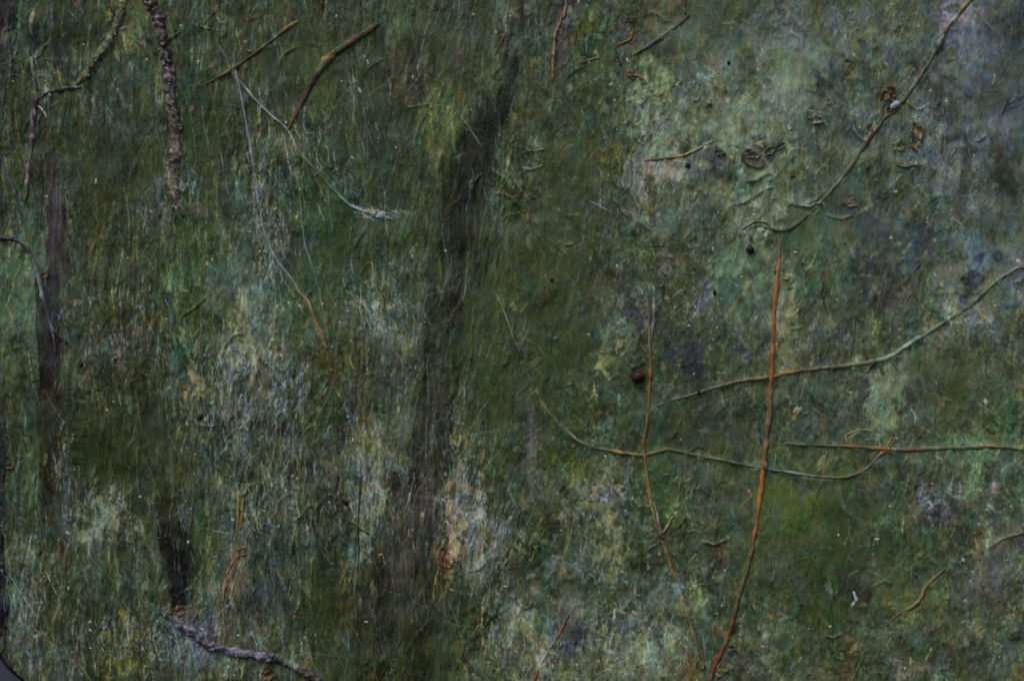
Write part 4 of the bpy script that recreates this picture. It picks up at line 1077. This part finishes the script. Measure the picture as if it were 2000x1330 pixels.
for q, (nm, lb, u, v, s, asp, an, cu, c1, c2) in enumerate(LEAVES):
    o = crumple(u, v, s * 0.85, asp, an, cu * 0.45, [x * .85 for x in c1], [x * .85 for x in c2], nm, 900 + q, lift=1.0)
    tag(o, lb, {"dry_leaf": "leaf", "seed_pod": "seed pod", "paper_curl": "paper scrap", "bark_chip": "bark chip"}[nm])


def blob(name, u, v, r1, r2, ang, hh, mat, seed, parent=None, rough=0.12, nlat=7, nlon=12):
    r = np.random.default_rng(seed)
    ca, sa = math.cos(math.radians(ang)), math.sin(math.radians(ang))
    verts, ff = [], []
    hs = surf(u, v)
    for i in range(nlat + 1):
        th = i / nlat * math.pi
        for j in range(nlon):
            p_ = j / nlon * 2 * math.pi
            k = 1 + rough * r.standard_normal()
            x, y, z = math.sin(th) * math.cos(p_) * r1 * k, math.sin(th) * math.sin(p_) * r2 * k, math.cos(th) * hh * k
            verts.append(P(u + x * ca - y * sa, v + x * sa + y * ca, hs + hh * 0.35 + z))
    for i in range(nlat):
        for j in range(nlon):
            j2 = (j + 1) % nlon
            ff.append((i * nlon + j, (i + 1) * nlon + j, (i + 1) * nlon + j2, i * nlon + j2))
    return mesh_obj(name, verts, ff, mat, parent)


M_BERRY = noise_mat("dried_berry", (26, 18, 20), (46, 30, 28), 300, 0.4, 0.6)
M_BLACK = noise_mat("black_seed", (20, 19, 22), (34, 30, 32), 400, 0.4, 0.4)
M_STONE = noise_mat("grey_pebble", (112, 112, 116), (146, 146, 152), 300, 0.5, 0.4)
M_YEL = noise_mat("yellow_paint", (150, 146, 50), (172, 160, 70), 500, 0.5, 0.3)
M_WHITE = noise_mat("white_paint", (150, 152, 158), (182, 184, 190), 500, 0.4, 0.4)
M_CREAM = noise_mat("cream_paint", (134, 128, 98), (158, 150, 118), 500, 0.5, 0.4)

be = blob("dried_berry", 1246, 737, 13, 12, 10, 8, M_BERRY, 1, rough=0.09)
tag(be, "round dark dried berry beside the kinked tan stem", "berry")
for k in range(6):                                              # frayed brown husk round it
    a = k * 1.05 + 0.4
    h_ = crumple(1246 + 11 * math.cos(a), 737 + 11 * math.sin(a), 6, .6, math.degrees(a) + 90, .8, (96, 72, 48), (54, 38, 32), "husk", 970 + k, be, 1.5, 6, 4)
tag(blob("dried_berry", 1464, 488, 8, 7, 30, 6, M_BERRY, 2), "small dark berry left of the tall orange stem's top", "berry")
tag(blob("pebble", 1746, 207, 12, 7, -35, 6, M_STONE, 3, rough=.06), "small grey pebble lodged in the rusty crumpled leaf", "pebble")
for q, (u, v, a, b, an, lb) in enumerate([
        (393, 814, 6, 9, 20, "black seed in the crumpled paper left of the middle"), (1395, 571, 4, 7, 0, "oblong black seed above the slate blue fold"),
        (1077, 547, 4, 4, 0, "tiny black seed alone on the olive green right of the leaning trunk"), (1364, 766, 5, 6, 0, "black seed resting on the rising branch"),
        (674, 980, 5, 9, -35, "slanting black seed on the dark ground left of the pale patch"), (1422, 124, 4, 5, 0, "small blackish seed in the sage area near the top"),
        (1342, 324, 6, 5, 0, "dark seed under the thin olive stem on the pale grey patch"), (160, 712, 5, 6, 0, "small black seed right of the violet painted trunk")]):
    tag(blob("seed", u, v, a * .8, b * .85, an, 2.5, M_BLACK, 20 + q), lb, "seed")

# dabs of thick paint: parts of the panel, sharing a few meshes
DABM = {}
ND = 15


def dab(u, v, L, W, ang, kind=0):
    key = (kind, int(R.integers(5)))
    if key not in DABM:
        r = np.random.default_rng(300 + key[0] * 10 + key[1])
        vv, ff = [(0, -1, 0)], []
        for ring, (rr, hh) in enumerate(((0.55, .85), (1.0, -0.3))):
            for j in range(ND):
                a = j / ND * 2 * math.pi
                k = rr * (0.85 + 0.35 * math.sin(2 * a + key[1]) * math.sin(3 * a + 2 * key[1]) + 0.22 * r.standard_normal())
                vv.append((math.cos(a) * k, -hh, math.sin(a) * k))
        for j in range(ND):
            j2 = (j + 1) % ND
            ff.append((0, 1 + j2, 1 + j))
            ff.append((1 + j, 1 + j2, 1 + ND + j2, 1 + ND + j))
        me = bpy.data.meshes.new("paint_dab")
        me.from_pydata(vv, [], ff)
        me.polygons.foreach_set("use_smooth", np.ones(len(ff), bool))
        me.materials.append((M_WHITE, M_CREAM, M_YEL)[kind])
        DABM[key] = me
    o = bpy.data.objects.new("paint_dab", DABM[key])
    COL.objects.link(o)
    o.parent = panel
    o.location = Vector(P(u, v, surf(u, v) - 0.1)) - panel.location
    o.rotation_euler = (0, math.radians(ang), 0)
    o.scale = (W * .5 * MM, 1.0 * MM, L * .5 * MM)


for (u, v, L, W, an, k) in [(1668, 1164, 26, 9, -15, 0), (1664, 1178, 12, 9, 40, 0), (1199, 1198, 26, 8, 5, 0), (718, 122, 14, 5, -20, 0), (712, 112, 7, 4, 0, 0), (658, 34, 10, 5, 20, 0),
                            (1130, 3, 10, 5, 0, 0), (1224, 118, 16, 8, -30, 0), (1326, 55, 9, 5, 0, 0), (1254, 360, 24, 6, 12, 0), (1282, 355, 14, 5, -20, 0), (1711, 1052, 8, 12, 0, 0),
                            (1637, 1044, 8, 6, 0, 0), (1880, 1092, 14, 14, 0, 0), (1884, 1172, 8, 10, 0, 0), (1736, 988, 5, 9, 0, 0), (1804, 972, 8, 5, 0, 0), (1986, 511, 10, 17, 10, 0),
                            (1553, 493, 5, 11, 0, 0), (1546, 540, 8, 11, 20, 1), (1448, 542, 7, 6, 0, 2), (1516, 672, 8, 6, 0, 2), (1597, 846, 4, 4, 0, 2), (1222, 1135, 10, 9, 0, 1),
                            (1555, 798, 16, 20, 0, 1), (540, 600, 14, 12, 0, 1), (534, 664, 10, 10, 0, 1), (826, 1006, 16, 8, -20, 1), (388, 122, 13, 8, 30, 1), (94, 385, 6, 6, 0, 0),
                            (190, 355, 14, 6, 10, 0), (288, 118, 10, 4, 15, 0), (334, 757, 9, 7, 0, 1), (276, 970, 6, 7, 0, 0), (368, 1057, 8, 7, 20, 0), (466, 1240, 6, 7, 0, 0),
                            (280, 1264, 10, 6, 0, 0), (141, 1272, 5, 5, 0, 1), (875, 1020, 16, 8, -25, 0), (912, 1006, 9, 6, 0, 0), (840, 937, 7, 5, 0, 1), (872, 970, 6, 4, 0, 0),
                            (997, 1009, 12, 12, 0, 1), (719, 720, 8, 5, 30, 0), (680, 813, 7, 6, 0, 0), (690, 858, 10, 6, 0, 0), (775, 290, 6, 4, 0, 0), (807, 152, 9, 4, 0, 0),
                            (806, 500, 12, 5, 20, 0), (870, 490, 10, 5, -30, 0), (480, 83, 6, 6, 0, 0), (560, 240, 8, 5, 0, 0), (512, 210, 14, 6, 40, 0), (712, 412, 18, 10, 60, 0),
                            (745, 418, 22, 12, 70, 0), (690, 404, 9, 5, 40, 0), (757, 425, 12, 6, 70, 0), (630, 594, 7, 6, 0, 0), (665, 630, 8, 4, 0, 0), (1160, 763, 9, 6, 0, 0),
                            (1165, 772, 10, 4, -30, 0), (1357, 600, 9, 4, -10, 0), (1355, 730, 6, 5, 0, 0), (1205, 520, 10, 6, 15, 0), (1318, 1002, 14, 8, 10, 1), (1402, 415, 6, 4, 0, 0),
                            (1378, 290, 8, 7, 0, 0), (1480, 282, 14, 18, 0, 1), (1321, 167, 10, 9, 0, 1), (1258, 262, 9, 5, 0, 0), (1520, 168, 10, 9, 0, 1), (1400, 640, 6, 5, 0, 0),
                            (1344, 636, 6, 8, 0, 0), (1900, 305, 10, 5, 0, 0), (1848, 200, 7, 6, 0, 0), (1740, 465, 10, 7, 0, 1), (1826, 470, 9, 7, 0, 1), (1925, 785, 16, 12, 0, 0)]:
    dab(u, v, L, W, an, k)
for _ in range(30):
    u, v = R.uniform(20, 1990), R.uniform(5, 1325)
    if R.random() < 0.3 + 0.7 * bilin(crust, u, v):
        dab(u, v, R.uniform(4, 9), R.uniform(3, 5), R.uniform(-60, 60), 0 if R.random() < .65 else 1)


# torn paper lips: strips of tissue with a browned, ragged, lifted edge (parts of the panel)
def torn(pts, width, side, lift, c_edge, c_in, seed):
    width, lift = width * 0.75, lift * 0.6
    c_edge, c_in = [x * .88 for x in c_edge], [x * .85 for x in c_in]
    r = np.random.default_rng(seed)
    c = spline(pts, 2.5)
    tg = np.gradient(c, axis=0)
    tg /= np.linalg.norm(tg, axis=1)[:, None]
    nr = np.stack([-tg[:, 1], tg[:, 0]], -1) * side
    nn = len(c)
    jg = np.convolve(r.standard_normal(nn + 4), np.ones(3) / 3, 'same')[2:-2] * 2.2
    k = np.linspace(0, 1, nn)
    tp = np.clip(np.minimum(k, 1 - k) * 6, 0.05, 1)
    verts, cols, ff = [], [], []
    prof = [(0.0, -1.5), (0.35, 0.35 * lift), (0.75, 0.9 * lift), (1.0, lift), (1.04, lift - 1.6), (0.55, -1.0)]
    ce, ci = np.array(alb(c_edge)), np.array(alb(c_in))
    for i in range(nn):
        base = surf(*c[i]) - 0.4
        for q, (x, h_) in enumerate(prof):
            w_ = width * tp[i] * x + jg[i] * (x > 0.5) - width * 0.5
            p_ = c[i] + nr[i] * w_
            verts.append(P(p_[0], p_[1], base + h_ * tp[i]))
            m_ = (ci if q < 2 else ce) * math.exp(0.25 * r.standard_normal())
            cols.append(m_)
    W = len(prof)
    for i in range(nn - 1):
        for q in range(W):
            q2 = (q + 1) % W
            ff.append((i * W + q, i * W + q2, (i + 1) * W + q2, (i + 1) * W + q))
    o = mesh_obj("torn_paper_edge", verts, ff, M_BARK, panel, np.array(cols))
    return o


torn([(1106, -20), (1104, 10), (1096, 36), (1085, 56), (1080, 90), (1078, 130), (1081, 172)], 12, -1, 5, (128, 104, 78), (84, 76, 62), 1)
torn([(1236, 56), (1234, 76), (1220, 86), (1200, 92)], 11, 1, 5, (120, 92, 64), (80, 62, 44), 2)
torn([(1198, 90), (1206, 108), (1214, 134)], 8, 1, 4, (66, 50, 44), (62, 52, 46), 3)
torn([(1216, 136), (1240, 144), (1256, 154), (1266, 172)], 9, 1, 4, (124, 98, 66), (92, 84, 54), 4)
torn([(1022, -10), (1020, 20), (1016, 42)], 9, 1, 4, (56, 46, 44), (60, 58, 48), 5)
torn([(1350, 198), (1364, 190), (1364, 178)], 6, 1, 3, (112, 116, 92), (72, 90, 74), 6)
torn([(995, 60), (980, 80), (968, 115)], 7, -1, 2.5, (70, 62, 50), (50, 50, 46), 7)
torn([(1265, 545), (1262, 570), (1266, 610)], 6, -1, 3, (120, 116, 106), (92, 96, 84), 8)
torn([(1288, 522), (1302, 536), (1310, 545)], 8, 1, 4, (124, 116, 102), (96, 92, 80), 9)
torn([(370, 745), (366, 780), (374, 812), (392, 836)], 8, -1, 4, (124, 120, 90), (112, 108, 76), 10)
torn([(868, 1060), (860, 1080), (862, 1110), (876, 1116)], 8, 1, 4, (116, 74, 46), (96, 72, 48), 11)
torn([(905, 1046), (912, 1070), (900, 1110)], 8, 1, 3, (140, 124, 82), (150, 130, 88), 12)
torn([(1448, 296), (1456, 318), (1478, 326), (1492, 312)], 8, 1, 5, (74, 54, 46), (96, 86, 70), 13)
torn([(1742, 318), (1764, 324), (1796, 322)], 7, 1, 4, (98, 92, 58), (70, 76, 54), 14)
torn([(1548, 384), (1566, 400), (1596, 396), (1606, 384)], 9, 1, 5, (112, 122, 98), (88, 108, 86), 15)
torn([(1446, 452), (1466, 440), (1488, 436), (1510, 448)], 9, -1, 5, (96, 92, 54), (92, 106, 80), 16)
